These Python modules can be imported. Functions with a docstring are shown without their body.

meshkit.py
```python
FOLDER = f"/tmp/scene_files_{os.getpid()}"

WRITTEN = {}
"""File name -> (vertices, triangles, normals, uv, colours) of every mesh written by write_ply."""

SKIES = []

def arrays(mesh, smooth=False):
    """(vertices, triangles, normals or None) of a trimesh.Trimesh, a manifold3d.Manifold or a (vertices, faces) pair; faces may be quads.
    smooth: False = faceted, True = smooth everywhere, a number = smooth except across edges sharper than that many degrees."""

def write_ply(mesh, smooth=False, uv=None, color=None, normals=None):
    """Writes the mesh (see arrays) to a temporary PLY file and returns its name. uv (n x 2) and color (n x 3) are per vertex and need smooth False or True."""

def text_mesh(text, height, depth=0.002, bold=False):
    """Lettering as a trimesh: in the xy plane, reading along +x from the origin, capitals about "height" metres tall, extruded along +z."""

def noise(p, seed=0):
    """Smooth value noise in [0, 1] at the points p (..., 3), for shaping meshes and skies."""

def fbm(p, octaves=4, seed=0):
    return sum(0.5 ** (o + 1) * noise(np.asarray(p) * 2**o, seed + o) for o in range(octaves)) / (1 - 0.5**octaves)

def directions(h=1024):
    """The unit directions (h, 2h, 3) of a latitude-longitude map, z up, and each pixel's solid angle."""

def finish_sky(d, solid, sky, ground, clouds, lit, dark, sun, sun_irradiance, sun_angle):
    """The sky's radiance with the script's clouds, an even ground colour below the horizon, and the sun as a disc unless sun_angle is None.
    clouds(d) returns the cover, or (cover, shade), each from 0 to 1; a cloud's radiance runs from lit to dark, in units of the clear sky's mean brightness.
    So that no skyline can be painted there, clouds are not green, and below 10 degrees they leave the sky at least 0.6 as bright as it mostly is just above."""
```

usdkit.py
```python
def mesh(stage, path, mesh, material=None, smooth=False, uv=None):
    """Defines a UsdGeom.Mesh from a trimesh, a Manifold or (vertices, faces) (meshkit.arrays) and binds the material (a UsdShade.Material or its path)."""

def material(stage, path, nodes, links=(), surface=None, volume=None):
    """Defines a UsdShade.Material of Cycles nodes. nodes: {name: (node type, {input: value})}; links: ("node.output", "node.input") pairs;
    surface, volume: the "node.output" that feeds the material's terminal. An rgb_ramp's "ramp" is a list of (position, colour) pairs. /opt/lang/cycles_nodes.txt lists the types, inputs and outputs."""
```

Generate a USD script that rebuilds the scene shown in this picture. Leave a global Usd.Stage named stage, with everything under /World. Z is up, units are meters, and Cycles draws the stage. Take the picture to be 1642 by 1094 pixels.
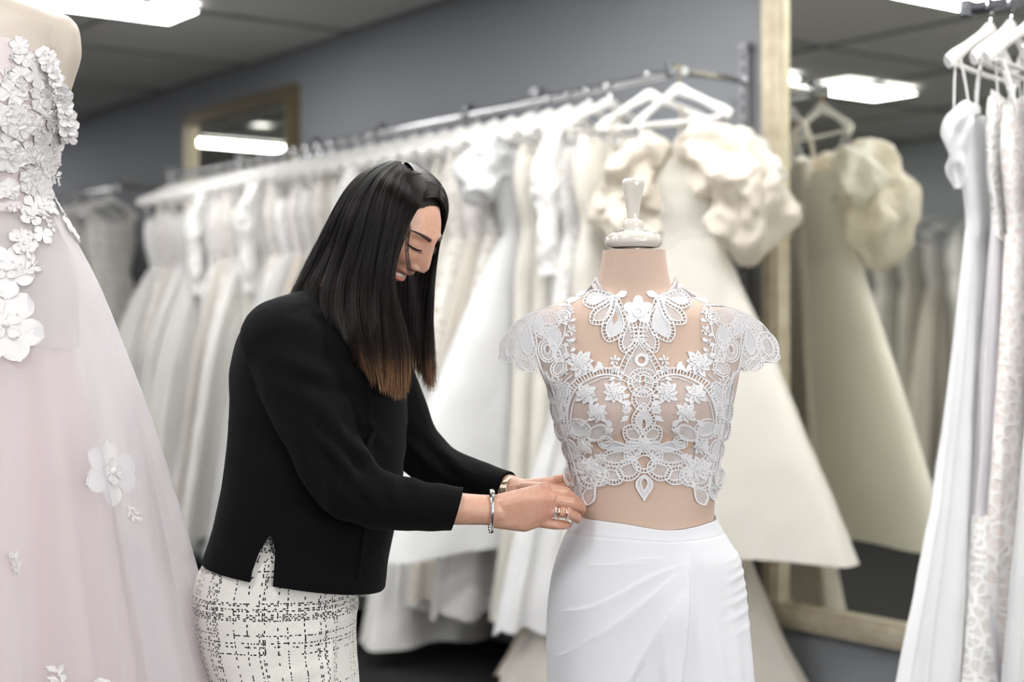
import math
import numpy as np
import trimesh
import usdkit
import meshkit
from manifold3d import Manifold, Mesh as MMesh, set_circular_segments
from scipy.interpolate import PchipInterpolator, LinearNDInterpolator, NearestNDInterpolator, CubicSpline
from scipy.spatial import cKDTree
from shapely.geometry import Polygon, LineString, Point, MultiPolygon
from shapely.ops import unary_union
from shapely import affinity
from pxr import Usd, UsdGeom, UsdLux, UsdShade, Gf, Sdf, Vt

stage = Usd.Stage.CreateInMemory()
UsdGeom.SetStageUpAxis(stage, UsdGeom.Tokens.z)
UsdGeom.SetStageMetersPerUnit(stage, 1.0)
WORLD = UsdGeom.Xform.Define(stage, '/World')
UsdGeom.Scope.Define(stage, '/World/Looks')
PI = math.pi

# ------------------------------------------------------------------ camera, light, exposure
FPX, CX, CY, CAMZ = 2500.0, 821.0, 547.0, 1.38        # focal length and centre in pixels of the 1642 x 1094 frame
cam = UsdGeom.Camera.Define(stage, '/World/camera')
cam.AddTranslateOp().Set(Gf.Vec3d(0, 0, CAMZ))
cam.AddRotateXOp().Set(90.0)
cam.CreateHorizontalApertureAttr(36.0)
cam.CreateVerticalApertureAttr(36.0 * 1094 / 1642)
cam.CreateFocalLengthAttr(36.0 * FPX / 1642)
cam.CreateFStopAttr(2.2)
cam.CreateFocusDistanceAttr(2.80)
cam.CreateClippingRangeAttr(Gf.Vec2f(0.05, 100))
EXPOSURE = -0.74
cam.CreateExposureAttr(EXPOSURE)

# room axes on the floor plan: t runs along the gown wall into the distance, s (negative) away from that wall
W0 = np.array([0.908, 5.88]); D1 = np.array([-0.590, 0.807]); D1 /= np.linalg.norm(D1); D2 = np.array([D1[1], -D1[0]])
def room(t, s, z=0.0):
    p = W0 + t * D1 + s * D2
    return np.array([p[0], p[1], z])
ROOM_ROT = math.degrees(math.atan2(D2[1], D2[0]))
WORLD.AddRotateZOp().Set(-ROOM_ROT)                   # the room's walls lie along the stage's axes, the camera looks across
#   # local x = D2 (towards the gown wall), local y = D1
T0, T1, S1, CEIL = -11.4, 10.2, -6.1, 3.02

DAYLIGHT = 27.0
day = UsdLux.RectLight.Define(stage, '/World/daylight_through_shop_window')
day.CreateWidthAttr(4.7); day.CreateHeightAttr(2.2); day.CreateIntensityAttr(DAYLIGHT); day.CreateColorAttr(Gf.Vec3f(1.0, 0.985, 0.97))
_p = room(T0 - 0.16, -3.1, 1.65)
day.AddTranslateOp().Set(Gf.Vec3d(*map(float, _p)))
day.AddRotateZOp().Set(math.degrees(math.atan2(D1[1], D1[0])) - 90.0); day.AddRotateXOp().Set(90.0)   # shines along +D1
LAMP = 40.0

# ------------------------------------------------------------------ helpers
_names, _loc = {}, {}
def numbered(parent, name):
    k = (parent, name); n = _names.get(k, 0); _names[k] = n + 1
    return f'{parent}/{name}' if n == 0 else f'{parent}/{name}_{n:03d}'
def tag(p, label=None, cat=None, group=None, kind=None):
    p = p.GetPrim() if hasattr(p, 'GetPrim') else p
    for k, v in (('label', label), ('category', cat), ('group', group), ('kind', kind)):
        if v: p.SetCustomDataByKey(k, v)
    return p
def thing(name, label, cat, loc=(0, 0, 0), rotz=0.0, group=None, kind=None):
    path = numbered('/World', name)
    x = UsdGeom.Xform.Define(stage, path)
    x.AddTranslateOp().Set(Gf.Vec3d(*map(float, loc)))
    x.AddRotateZOp().Set(float(rotz))
    _loc[path] = np.array(loc, float)
    return tag(x, label, cat, group, kind)
def obj(name, mesh, mat, parent=None, smooth=35, uv=None, world=False, label=None):
    """One Mesh prim under parent (or /World). world=True: vertices are in world coordinates, parent only translated."""
    pp = '/World' if parent is None else str(parent.GetPath())
    v, f, n = meshkit.arrays(mesh, smooth)
    if world and parent is not None:
        q = parent
        while str(q.GetPath()) not in _loc: q = q.GetParent()
        v = v - _loc[str(q.GetPath())]
    path = numbered(pp, name)
    m = UsdGeom.Mesh.Define(stage, path)
    m.CreatePointsAttr(Vt.Vec3fArray.FromNumpy(v.astype(np.float32)))
    m.CreateFaceVertexCountsAttr(Vt.IntArray.FromNumpy(np.full(len(f), 3, np.int32)))
    m.CreateFaceVertexIndicesAttr(Vt.IntArray.FromNumpy(f.astype(np.int32).ravel()))
    m.CreateSubdivisionSchemeAttr('none')
    if n is not None:
        m.CreateNormalsAttr(Vt.Vec3fArray.FromNumpy(n.astype(np.float32))); m.SetNormalsInterpolation('vertex')
    if uv is not None and len(uv) == len(v):
        UsdGeom.PrimvarsAPI(m).CreatePrimvar('st', Sdf.ValueTypeNames.TexCoord2fArray, 'vertex').Set(Vt.Vec2fArray.FromNumpy(np.asarray(uv, np.float32)))
    if mat is not None:
        UsdShade.MaterialBindingAPI.Apply(m.GetPrim()).Bind(mat)
    p = m.GetPrim()
    if label: p.SetCustomDataByKey('label', label)
    return p
def struct(name, mesh, m, parent=None, label=None, smooth=False):
    o = obj(name, mesh, m, parent, smooth=smooth)
    if parent is None: place_room(o)
    if parent is None: tag(o, label, None, None, 'structure')
    return o
def place_room(o):
    x = UsdGeom.Xformable(o); x.AddTranslateOp().Set(Gf.Vec3d(float(W0[0]), float(W0[1]), 0)); x.AddRotateZOp().Set(ROOM_ROT)
def dup(root, loc, rotz, label, group=None, name=None):
    was = root.GetCustomData()
    r = thing(name or root.GetName().rstrip('0123456789').rstrip('_'), label, was['category'], loc, rotz, group or was.get('group'))
    r.GetReferences().AddInternalReference(root.GetPath()); r.SetInstanceable(True)
    return r

def px(x, y, D):
    """World point that the photograph shows at pixel (x, y) if it lies D metres ahead."""
    x, y, D = np.broadcast_arrays(np.asarray(x, float), np.asarray(y, float), np.asarray(D, float))
    return np.stack([(x - CX) / FPX * D, D, CAMZ + (CY - y) / FPX * D], -1)
def box(c, e, rz=0.0):
    m = trimesh.creation.box(e)
    if rz: m.apply_transform(trimesh.transformations.rotation_matrix(math.radians(rz), [0, 0, 1]))
    m.apply_translation(c); return m
def cat(ms): return trimesh.util.concatenate(ms)
def rounded(e, r, c=(0, 0, 0), seg=8):
    e = np.array(e) / 2 - r
    s = Manifold.sphere(r, seg)
    pts = [s.translate([sx * e[0], sy * e[1], sz * e[2]]) for sx in (-1, 1) for sy in (-1, 1) for sz in (-1, 1)]
    return tm(Manifold.batch_hull(pts).translate(list(c)))
def tm(man):
    m = man.to_mesh()
    return trimesh.Trimesh(np.asarray(m.vert_properties)[:, :3], np.asarray(m.tri_verts), process=False)
def mf(t):
    t = trimesh.Trimesh(t.vertices, t.faces, process=True)
    t.merge_vertices()
    return Manifold(MMesh(np.asarray(t.vertices, np.float32), np.asarray(t.faces, np.uint32)))
def grid(P, close_u=True, cap0=False, cap1=False, flip=False):
    """P (nv, nu, 3) rows -> trimesh; rows closed round when close_u."""
    nv, nu = P.shape[:2]
    i, j = np.meshgrid(np.arange(nv - 1), np.arange(nu if close_u else nu - 1), indexing='ij')
    j2 = (j + 1) % nu
    a, b, c, d = i * nu + j, i * nu + j2, (i + 1) * nu + j2, (i + 1) * nu + j
    f = np.concatenate([np.stack([a, b, c], -1).reshape(-1, 3), np.stack([a, c, d], -1).reshape(-1, 3)])
    v = P.reshape(-1, 3)
    ring = np.arange(nu)
    if cap0:
        v = np.vstack([v, P[0].mean(0)]); k = len(v) - 1
        f = np.vstack([f, np.stack([np.full(nu, k), np.roll(ring, -1), ring], -1)])
    if cap1:
        v = np.vstack([v, P[-1].mean(0)]); k = len(v) - 1; r = ring + (nv - 1) * nu
        f = np.vstack([f, np.stack([np.full(nu, k), r, np.roll(r, -1)], -1)])
    if flip: f = f[:, ::-1]
    return trimesh.Trimesh(v, f, process=False)
def frames(path):
    path = np.asarray(path, float)
    t = np.gradient(path, axis=0); t /= np.linalg.norm(t, axis=1, keepdims=True) + 1e-12
    up = np.array([0, 0, 1.0]) if abs(t[0][2]) < 0.9 else np.array([1.0, 0, 0])
    n = np.cross(up, t[0]); n /= np.linalg.norm(n); N = [n]
    for k in range(1, len(path)):
        n = N[-1] - t[k] * (N[-1] @ t[k]); n /= np.linalg.norm(n); N.append(n)
    N = np.array(N); return t, N, np.cross(t, N)
def tube(path, r, sides=10, cap=True, squash=1.0):
    path = np.asarray(path, float); r = np.broadcast_to(np.asarray(r, float), (len(path),))
    t, N, B = frames(path)
    a = np.linspace(0, 2 * PI, sides, endpoint=False)
    P = path[:, None] + r[:, None, None] * (np.cos(a)[None, :, None] * N[:, None] + squash * np.sin(a)[None, :, None] * B[:, None])
    return grid(P, True, cap, cap)
def lathe(prof, seg=40):
    prof = np.array(prof, float); a = np.linspace(0, 2 * PI, seg, endpoint=False)
    P = np.stack([prof[:, None, 0] * np.cos(a), prof[:, None, 0] * np.sin(a), np.broadcast_to(prof[:, None, 1], (len(prof), seg))], -1)
    return grid(P, True, True, True, flip=prof[0, 1] > prof[-1, 1])
def spline(pts, n, closed=False):
    pts = np.asarray(pts, float)
    if closed: pts = np.vstack([pts, pts[:1]])
    d = np.r_[0, np.cumsum(np.linalg.norm(np.diff(pts, axis=0), axis=1))]
    cs = CubicSpline(d, pts, bc_type='periodic' if closed else 'natural')
    return cs(np.linspace(0, d[-1], n, endpoint=not closed))
def sstep(a, b, x):
    t = np.clip((np.asarray(x, float) - a) / (b - a), 0, 1); return t * t * (3 - 2 * t)
def xform(m, loc=(0, 0, 0), rz=0.0, rx=0.0, ry=0.0):
    m = m.copy()
    T = trimesh.transformations
    if rx: m.apply_transform(T.rotation_matrix(rx, [1, 0, 0]))
    if ry: m.apply_transform(T.rotation_matrix(ry, [0, 1, 0]))
    if rz: m.apply_transform(T.rotation_matrix(rz, [0, 0, 1]))
    m.apply_translation(loc); return m

# ------------------------------------------------------------------ materials
def mat(name, color, rough=0.5, metal=0.0, **kw):
    return usdkit.material(stage, f'/World/Looks/{name}', {'p': ('principled_bsdf', {'base_color': color, 'roughness': rough, 'metallic': metal, **kw})}, surface='p.BSDF')
def cloth(name, c1, c2=None, rough=0.75, sheen=0.25, weave=900.0, bump=0.25, translucent=0.18, spec=0.3, blotch=None):
    """Woven cloth: slight weave relief, some light passing through; repeats vary between two tones."""
    c2 = c2 or c1
    nodes = {'oi': ('object_info', {}), 'mixc': ('mix_color', {'a': c1, 'b': c2}),
             'tc': ('texture_coordinate', {}), 'n': ('noise_texture', {'scale': weave, 'detail': 2.0}),
             'b': ('bump', {'strength': bump, 'distance': 0.002}),
             'p': ('principled_bsdf', {'roughness': rough, 'sheen_weight': sheen, 'sheen_roughness': 0.4, 'specular_ior_level': spec}),
             't': ('translucent_bsdf', {}), 'm': ('mix_closure', {'fac': translucent})}
    links = [('oi.random', 'mixc.fac'), ('tc.object', 'n.vector'), ('n.fac', 'b.height'), ('b.normal', 'p.normal'),
             ('mixc.result', 't.color'), ('p.BSDF', 'm.closure1'), ('t.BSDF', 'm.closure2'), ('mixc.result', 'p.base_color')]
    return usdkit.material(stage, f'/World/Looks/{name}', nodes, links, surface='m.closure')
def lacecloth(name, ground, thread, scale=28.0, hole=0.5, alpha=0.35):
    """Lace: raised floral-ish thread pattern over sheer net."""
    nodes = {'tc': ('texture_coordinate', {}), 'v': ('voronoi_texture', {'scale': scale, 'feature': 'distance_to_edge'}),
             'v2': ('voronoi_texture', {'scale': scale * 2.3, 'feature': 'f1'}),
             'r': ('rgb_ramp', {'ramp': [(0.0, (1, 1, 1)), (0.10, (1, 1, 1)), (0.16, (0, 0, 0)), (1, (0, 0, 0))]}),
             'r2': ('rgb_ramp', {'ramp': [(0.0, (1, 1, 1)), (0.26, (1, 1, 1)), (0.34, (0, 0, 0)), (1, (0, 0, 0))]}),
             'mx': ('math', {'math_type': 'maximum'}), 'c': ('mix_color', {'a': ground, 'b': thread}),
             'b': ('bump', {'strength': 0.6, 'distance': 0.004}),
             'p': ('principled_bsdf', {'roughness': 0.8, 'sheen_weight': 0.2, 'specular_ior_level': 0.25})}
    links = [('tc.object', 'v.vector'), ('tc.object', 'v2.vector'), ('v.distance', 'r.fac'), ('v2.distance', 'r2.fac'),
             ('r.color', 'mx.value1'), ('r2.color', 'mx.value2'), ('mx.value', 'c.fac'), ('mx.value', 'b.height'),
             ('c.result', 'p.base_color'), ('b.normal', 'p.normal')]
    return usdkit.material(stage, f'/World/Looks/{name}', nodes, links, surface='p.BSDF')
def sheer(name, color, alpha, translucent=0.5, rough=0.8):
    nodes = {'d': ('diffuse_bsdf', {'color': color}), 't': ('translucent_bsdf', {'color': color}), 'x': ('transparent_bsdf', {}),
             'm': ('mix_closure', {'fac': translucent}), 'lw': ('layer_weight', {'blend': 0.35}),
             'mr': ('map_range', {'from_min': 0.0, 'from_max': 1.0, 'to_min': alpha, 'to_max': min(1.0, alpha + 0.4), 'clamp': True}),
             'o': ('mix_closure', {})}
    links = [('d.BSDF', 'm.closure1'), ('t.BSDF', 'm.closure2'), ('lw.facing', 'mr.value'), ('mr.result', 'o.fac'), ('x.BSDF', 'o.closure1'), ('m.closure', 'o.closure2')]
    return usdkit.material(stage, f'/World/Looks/{name}', nodes, links, surface='o.closure')

M = {}
M['wall'] = usdkit.material(stage, '/World/Looks/wall_paint', {'tc': ('texture_coordinate', {}), 'n': ('noise_texture', {'scale': 160.0}), 'b': ('bump', {'strength': 0.12, 'distance': 0.003}),
    'p': ('principled_bsdf', {'base_color': (0.245, 0.255, 0.275), 'roughness': 0.6})}, [('tc.object', 'n.vector'), ('n.fac', 'b.height'), ('b.normal', 'p.normal')], surface='p.BSDF')
M['wall_pale'] = mat('pale_wall_paint', (0.50, 0.53, 0.57), 0.6)
M['ceiling'] = usdkit.material(stage, '/World/Looks/ceiling_board', {'tc': ('texture_coordinate', {}), 'n': ('noise_texture', {'scale': 120.0, 'detail': 4.0}), 'b': ('bump', {'strength': 0.3, 'distance': 0.003}),
    'p': ('principled_bsdf', {'base_color': (0.60, 0.60, 0.585), 'roughness': 0.9})}, [('tc.object', 'n.vector'), ('n.fac', 'b.height'), ('b.normal', 'p.normal')], surface='p.BSDF')
M['grid'] = mat('ceiling_grid', (0.17, 0.17, 0.17), 0.6)
M['carpet'] = usdkit.material(stage, '/World/Looks/carpet', {'tc': ('texture_coordinate', {}), 'n': ('noise_texture', {'scale': 260.0, 'detail': 3.0}),
    'r': ('rgb_ramp', {'ramp': [(0.3, (0.012, 0.012, 0.013)), (0.7, (0.035, 0.034, 0.034))]}), 'b': ('bump', {'strength': 0.6, 'distance': 0.006}),
    'p': ('principled_bsdf', {'roughness': 0.95, 'specular_ior_level': 0.1})}, [('tc.object', 'n.vector'), ('n.fac', 'r.fac'), ('n.fac', 'b.height'), ('r.color', 'p.base_color'), ('b.normal', 'p.normal')], surface='p.BSDF')
M['trim'] = mat('trim_paint', (0.5, 0.5, 0.5), 0.4)
M['chrome'] = mat('chrome', (0.72, 0.73, 0.75), 0.16, 1.0)
M['upright'] = mat('brushed_upright', (0.42, 0.42, 0.44), 0.42, 1.0)
M['steel'] = mat('dark_steel', (0.16, 0.165, 0.18), 0.35, 1.0)
M['mirror'] = mat('mirror_silver', (0.92, 0.93, 0.86), 0.0, 1.0)
M['gilt'] = usdkit.material(stage, '/World/Looks/champagne_gilt', {'tc': ('texture_coordinate', {}), 'n': ('noise_texture', {'scale': 18.0, 'detail': 5.0}),
    'r': ('rgb_ramp', {'ramp': [(0.3, (0.50, 0.43, 0.31)), (0.7, (0.66, 0.60, 0.47))]}), 'p': ('principled_bsdf', {'roughness': 0.38, 'metallic': 0.35})},
    [('tc.object', 'n.vector'), ('n.fac', 'r.fac'), ('r.color', 'p.base_color')], surface='p.BSDF')
M['gilt_dark'] = mat('aged_gilt', (0.16, 0.13, 0.075), 0.4, 0.4)
M['lamp'] = usdkit.material(stage, '/World/Looks/lamp_diffuser', {'e': ('emission', {'color': (1.0, 0.99, 0.97), 'strength': LAMP})}, surface='e.emission')
M['white_metal'] = mat('white_metal', (0.7, 0.7, 0.7), 0.4)
M['hanger'] = mat('hanger_plastic', (0.82, 0.81, 0.78), 0.35)
M['brass'] = mat('brass_hook', (0.75, 0.55, 0.25), 0.3, 1.0)
M['clear'] = usdkit.material(stage, '/World/Looks/window_glass', {'f': ('fresnel', {'IOR': 1.45}), 't': ('transparent_bsdf', {}), 'g': ('glossy_bsdf', {'roughness': 0.0}), 'm': ('mix_closure', {})},
    [('f.fac', 'm.fac'), ('t.BSDF', 'm.closure1'), ('g.BSDF', 'm.closure2')], surface='m.closure')
M['satin'] = cloth('ivory_satin', (0.80, 0.785, 0.75), (0.83, 0.825, 0.81), rough=0.42, sheen=0.1, bump=0.08, spec=0.45)
M['satin_white'] = cloth('white_satin', (0.74, 0.745, 0.745), rough=0.5, sheen=0.1, bump=0.08, spec=0.4)
M['ivory'] = cloth('ivory_organza', (0.81, 0.785, 0.715), rough=0.5, sheen=0.2, bump=0.1, translucent=0.25)
M['cream'] = cloth('cream_organza', (0.80, 0.74, 0.645), rough=0.5, sheen=0.2, bump=0.1, translucent=0.3)
M['tulle'] = cloth('white_tulle', (0.82, 0.82, 0.81), (0.80, 0.785, 0.75), rough=0.9, sheen=0.4, translucent=0.35)
M['champagne'] = cloth('champagne_tulle', (0.78, 0.72, 0.64), (0.80, 0.76, 0.70), rough=0.9, sheen=0.3, translucent=0.3)
M['lace_ivory'] = lacecloth('ivory_lace', (0.62, 0.57, 0.50), (0.83, 0.815, 0.78))
M['lace_white'] = lacecloth('white_lace', (0.68, 0.655, 0.63), (0.85, 0.85, 0.84), scale=34.0)
M['lace_blush'] = lacecloth('blush_lace', (0.74, 0.67, 0.63), (0.81, 0.79, 0.77), scale=34.0)
M['chiffon'] = cloth('white_chiffon', (0.83, 0.83, 0.84), rough=0.85, sheen=0.3, translucent=0.3)
M['lilac'] = cloth('pale_lilac_chiffon', (0.76, 0.74, 0.77), rough=0.85, sheen=0.3, translucent=0.3)
M['ribbon'] = mat('ribbon', (0.82, 0.81, 0.8), 0.5)
M['bead'] = mat('beads', (0.85, 0.84, 0.84), 0.12, 0.3)
# ------------------------------------------------------------------ the room
def rbox(t, s, z, et, es, ez):
    """Box in room axes: centre (t, s, z), sizes along t, s, z; local x = s, y = t."""
    return box((s, t, z), (es, et, ez))
TM = (T0 + T1) / 2; TL = T1 - T0; SM = S1 / 2
struct('floor', rbox(TM, SM, -0.05, TL + 0.6, -S1 + 0.6, 0.1), M['carpet'], label='dark charcoal carpet floor of the bridal shop')
struct('wall_back', rbox(TM, 0.075, CEIL / 2 + 0.1, TL + 0.3, 0.15, CEIL + 0.2), M['wall'], label='charcoal grey painted wall behind the long gown rail')
struct('wall_front', rbox(TM, S1 - 0.075, CEIL / 2 + 0.1, TL + 0.3, 0.15, CEIL + 0.2), M['wall_pale'], label='pale blue grey painted wall seen only in the mirrors')
struct('wall_left', rbox(T1 + 0.075, SM, CEIL / 2 + 0.1, 0.15, -S1, CEIL + 0.2), M['wall'], label='charcoal end wall at the far left of the shop')
# the shop front behind the camera: low wall, header, piers and a window that lets the daylight in
wr = struct('wall_right', cat([rbox(T0 - 0.075, SM, 0.25, 0.15, -S1, 0.5), rbox(T0 - 0.075, SM, 2.95, 0.15, -S1, 0.4),
                          rbox(T0 - 0.075, -0.35, 1.6, 0.15, 0.7, 2.3), rbox(T0 - 0.075, S1 + 0.35, 1.6, 0.15, 0.7, 2.3)]), M['wall'], label='shop front wall behind the camera')
w1 = tag(UsdGeom.Xform.Define(stage, '/World/window_1'), 'large shop window behind the camera', None, None, 'structure'); place_room(w1)
for s in (-0.72, -2.25, -3.85, -5.38): struct('mullion', rbox(T0 - 0.07, s, 1.65, 0.08, 0.06, 2.2), M['trim'], w1)
for z in (0.53, 2.72): struct('window_frame', rbox(T0 - 0.07, SM, z, 0.08, 4.7, 0.06), M['trim'], w1)
for a, b in ((-0.75, -2.22), (-2.28, -3.82), (-3.88, -5.35)): struct('pane', rbox(T0 - 0.07, (a + b) / 2, 1.65, 0.006, a - b, 2.14), M['clear'], w1)
struct('baseboard_back', rbox(TM, -0.008, 0.06, TL, 0.016, 0.12), M['wall'], label='grey skirting board along the gown wall')
struct('baseboard_front', rbox(TM, S1 + 0.008, 0.06, TL, 0.016, 0.12), M['wall'], label='grey skirting board along the mirrored wall')

# suspended ceiling: boards in a metal grid, with openings for the light panels
ce = tag(UsdGeom.Xform.Define(stage, '/World/ceiling'), 'suspended grey board ceiling in a metal grid', None, None, 'structure'); place_room(ce)
struct('plenum', rbox(TM, SM, CEIL + 0.17, TL + 0.3, -S1 + 0.3, 0.06), M['grid'], ce)
BT, BS = 1.2, 1.2
nt, ns = int(math.ceil(TL / BT)), int(math.ceil(-S1 / BS))
for i in range(nt):
    for j in range(ns):
        ta, tb = T0 + i * BT, min(T0 + (i + 1) * BT, T1); sa, sb = -j * BS, max(-(j + 1) * BS, S1)
        if tb - ta < 0.05 or sa - sb < 0.05: continue
        dz = 0.004 * ((i * 7 + j * 3) % 3 - 1)
        struct('ceiling_board', rbox((ta + tb) / 2, (sa + sb) / 2, CEIL + 0.02 + dz, tb - ta - 0.03, sa - sb - 0.03, 0.02), M['ceiling'], ce)
for i in range(nt + 1): struct('grid_bar', rbox(min(T0 + i * BT, T1), SM, CEIL + 0.006, 0.028, -S1, 0.012), M['grid'], ce)
for j in range(ns + 1): struct('grid_bar', rbox(TM, max(-j * BS, S1), CEIL + 0.0045, TL, 0.028, 0.009), M['grid'], ce)

def ceiling_light(t, s, L, Wd, label, group=None):
    c = room(t, s, CEIL)
    o = thing('ceiling_light', label, 'ceiling light', c, ROOM_ROT, group)
    fr = [box((0, sgn * (Wd / 2 + 0.007), -0.012), (L + 0.028, 0.014, 0.024)) for sgn in (-1, 1)] + [box((sgn * (L / 2 + 0.007), 0, -0.012), (0.014, Wd, 0.024)) for sgn in (-1, 1)]
    obj('frame', cat(fr), M['grid'], o, smooth=False)
    obj('diffuser', box((0, 0, -0.012), (L, Wd, 0.02)), M['lamp'], o)
ceiling_light(3.05, -1.53, 1.2, 0.36, 'long white ceiling light panel glowing above the left mannequin')
ceiling_light(0.47, -1.53, 1.2, 0.36, 'ceiling light panel reflected at the top edge of the right mirror')
ceiling_light(2.62, -3.66, 0.66, 0.36, 'short ceiling light panel reflected in the middle of the right mirror')
ceiling_light(2.66, -2.62, 0.7, 0.3, 'ceiling light panel whose reflection touches the right mirror frame')
ceiling_light(7.54, -1.51, 1.2, 0.36, 'ceiling light panel reflected in the far left mirror')
ceiling_light(5.4, -3.7, 1.2, 0.36, 'ceiling light panel on the far left side of the shop')
ceiling_light(-2.3, -1.53, 1.2, 0.36, 'ceiling light panel above the front of the shop by the gown wall')
ceiling_light(-2.3, -4.2, 1.2, 0.36, 'ceiling light panel above the camera side of the shop')
ceiling_light(0.3, -4.6, 1.2, 0.36, 'ceiling light panel above the opposite gown rail')
for k, (t, sv) in enumerate(((-4.9, -1.53), (-4.9, -4.2), (-7.5, -1.53), (-7.5, -4.2), (-10.0, -2.9), (-0.75, -1.2), (-0.75, -3.0), (-0.75, -4.9))):
    ceiling_light(t, sv, 1.2, 0.36, f'ceiling light panel behind the camera, {("first", "second", "third", "fourth", "fifth", "sixth", "seventh", "eighth")[k]} of the unseen rows')
o = thing('downlight', 'small round downlight seen in the far left mirror', 'ceiling light', room(6.6, -1.35, CEIL), 0)
obj('trim_ring', lathe([(0.07, -0.004), (0.10, -0.004), (0.10, -0.03), (0.07, -0.03)], 32), M['white_metal'], o)
obj('diffuser', lathe([(0.0, -0.002), (0.07, -0.002), (0.07, -0.02), (0.0, -0.024)], 32), M['lamp'], o)

# ------------------------------------------------------------------ mirrors
def mirror(ta, tb, z0, z1, fw, label, inner='gilt', top='gilt'):
    """Framed mirror hung flat on the gown wall between room coordinates ta (nearer) and tb."""
    t = (ta + tb) / 2; w = tb - ta; h = z1 - z0
    o = thing('wall_mirror', label, 'mirror', room(t, 0, z0), ROOM_ROT)       # local x towards the wall, y along t
    def bar(y0, y1, za, zb, m):
        d = 0.055
        return obj('frame_rail' if abs(y1 - y0) > abs(zb - za) else 'frame_stile', cat([box((-d / 2 - 0.002, (y0 + y1) / 2, (za + zb) / 2), (d, y1 - y0, zb - za))] +
            ([box((-d - 0.005, (y0 + y1) / 2, (za + zb) / 2), (0.012, y1 - y0, (zb - za) * 0.45))] if abs(y1 - y0) > abs(zb - za) else [box((-d - 0.005, (y0 + y1) / 2, (za + zb) / 2), (0.012, (y1 - y0) * 0.45, zb - za))])), M[m], o, smooth=False)
    bar(-w / 2, w / 2, 0, fw, inner); bar(-w / 2, w / 2, h - fw, h, top)
    bar(-w / 2, -w / 2 + fw, fw, h - fw, top); bar(w / 2 - fw, w / 2, fw, h - fw, inner)
    obj('mirror_glass', box((-0.02, 0, h / 2), (0.012, w - 1.6 * fw, h - 1.6 * fw)), M['mirror'], o, smooth=False)
mirror(-2.05, -0.10, 0.34, 2.82, 0.085, 'tall champagne framed wall mirror right of the long gown rail')
mirror(3.55, 4.98, 0.34, 2.82, 0.085, 'champagne framed mirror behind the far end of the long rail', top='gilt_dark')

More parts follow.
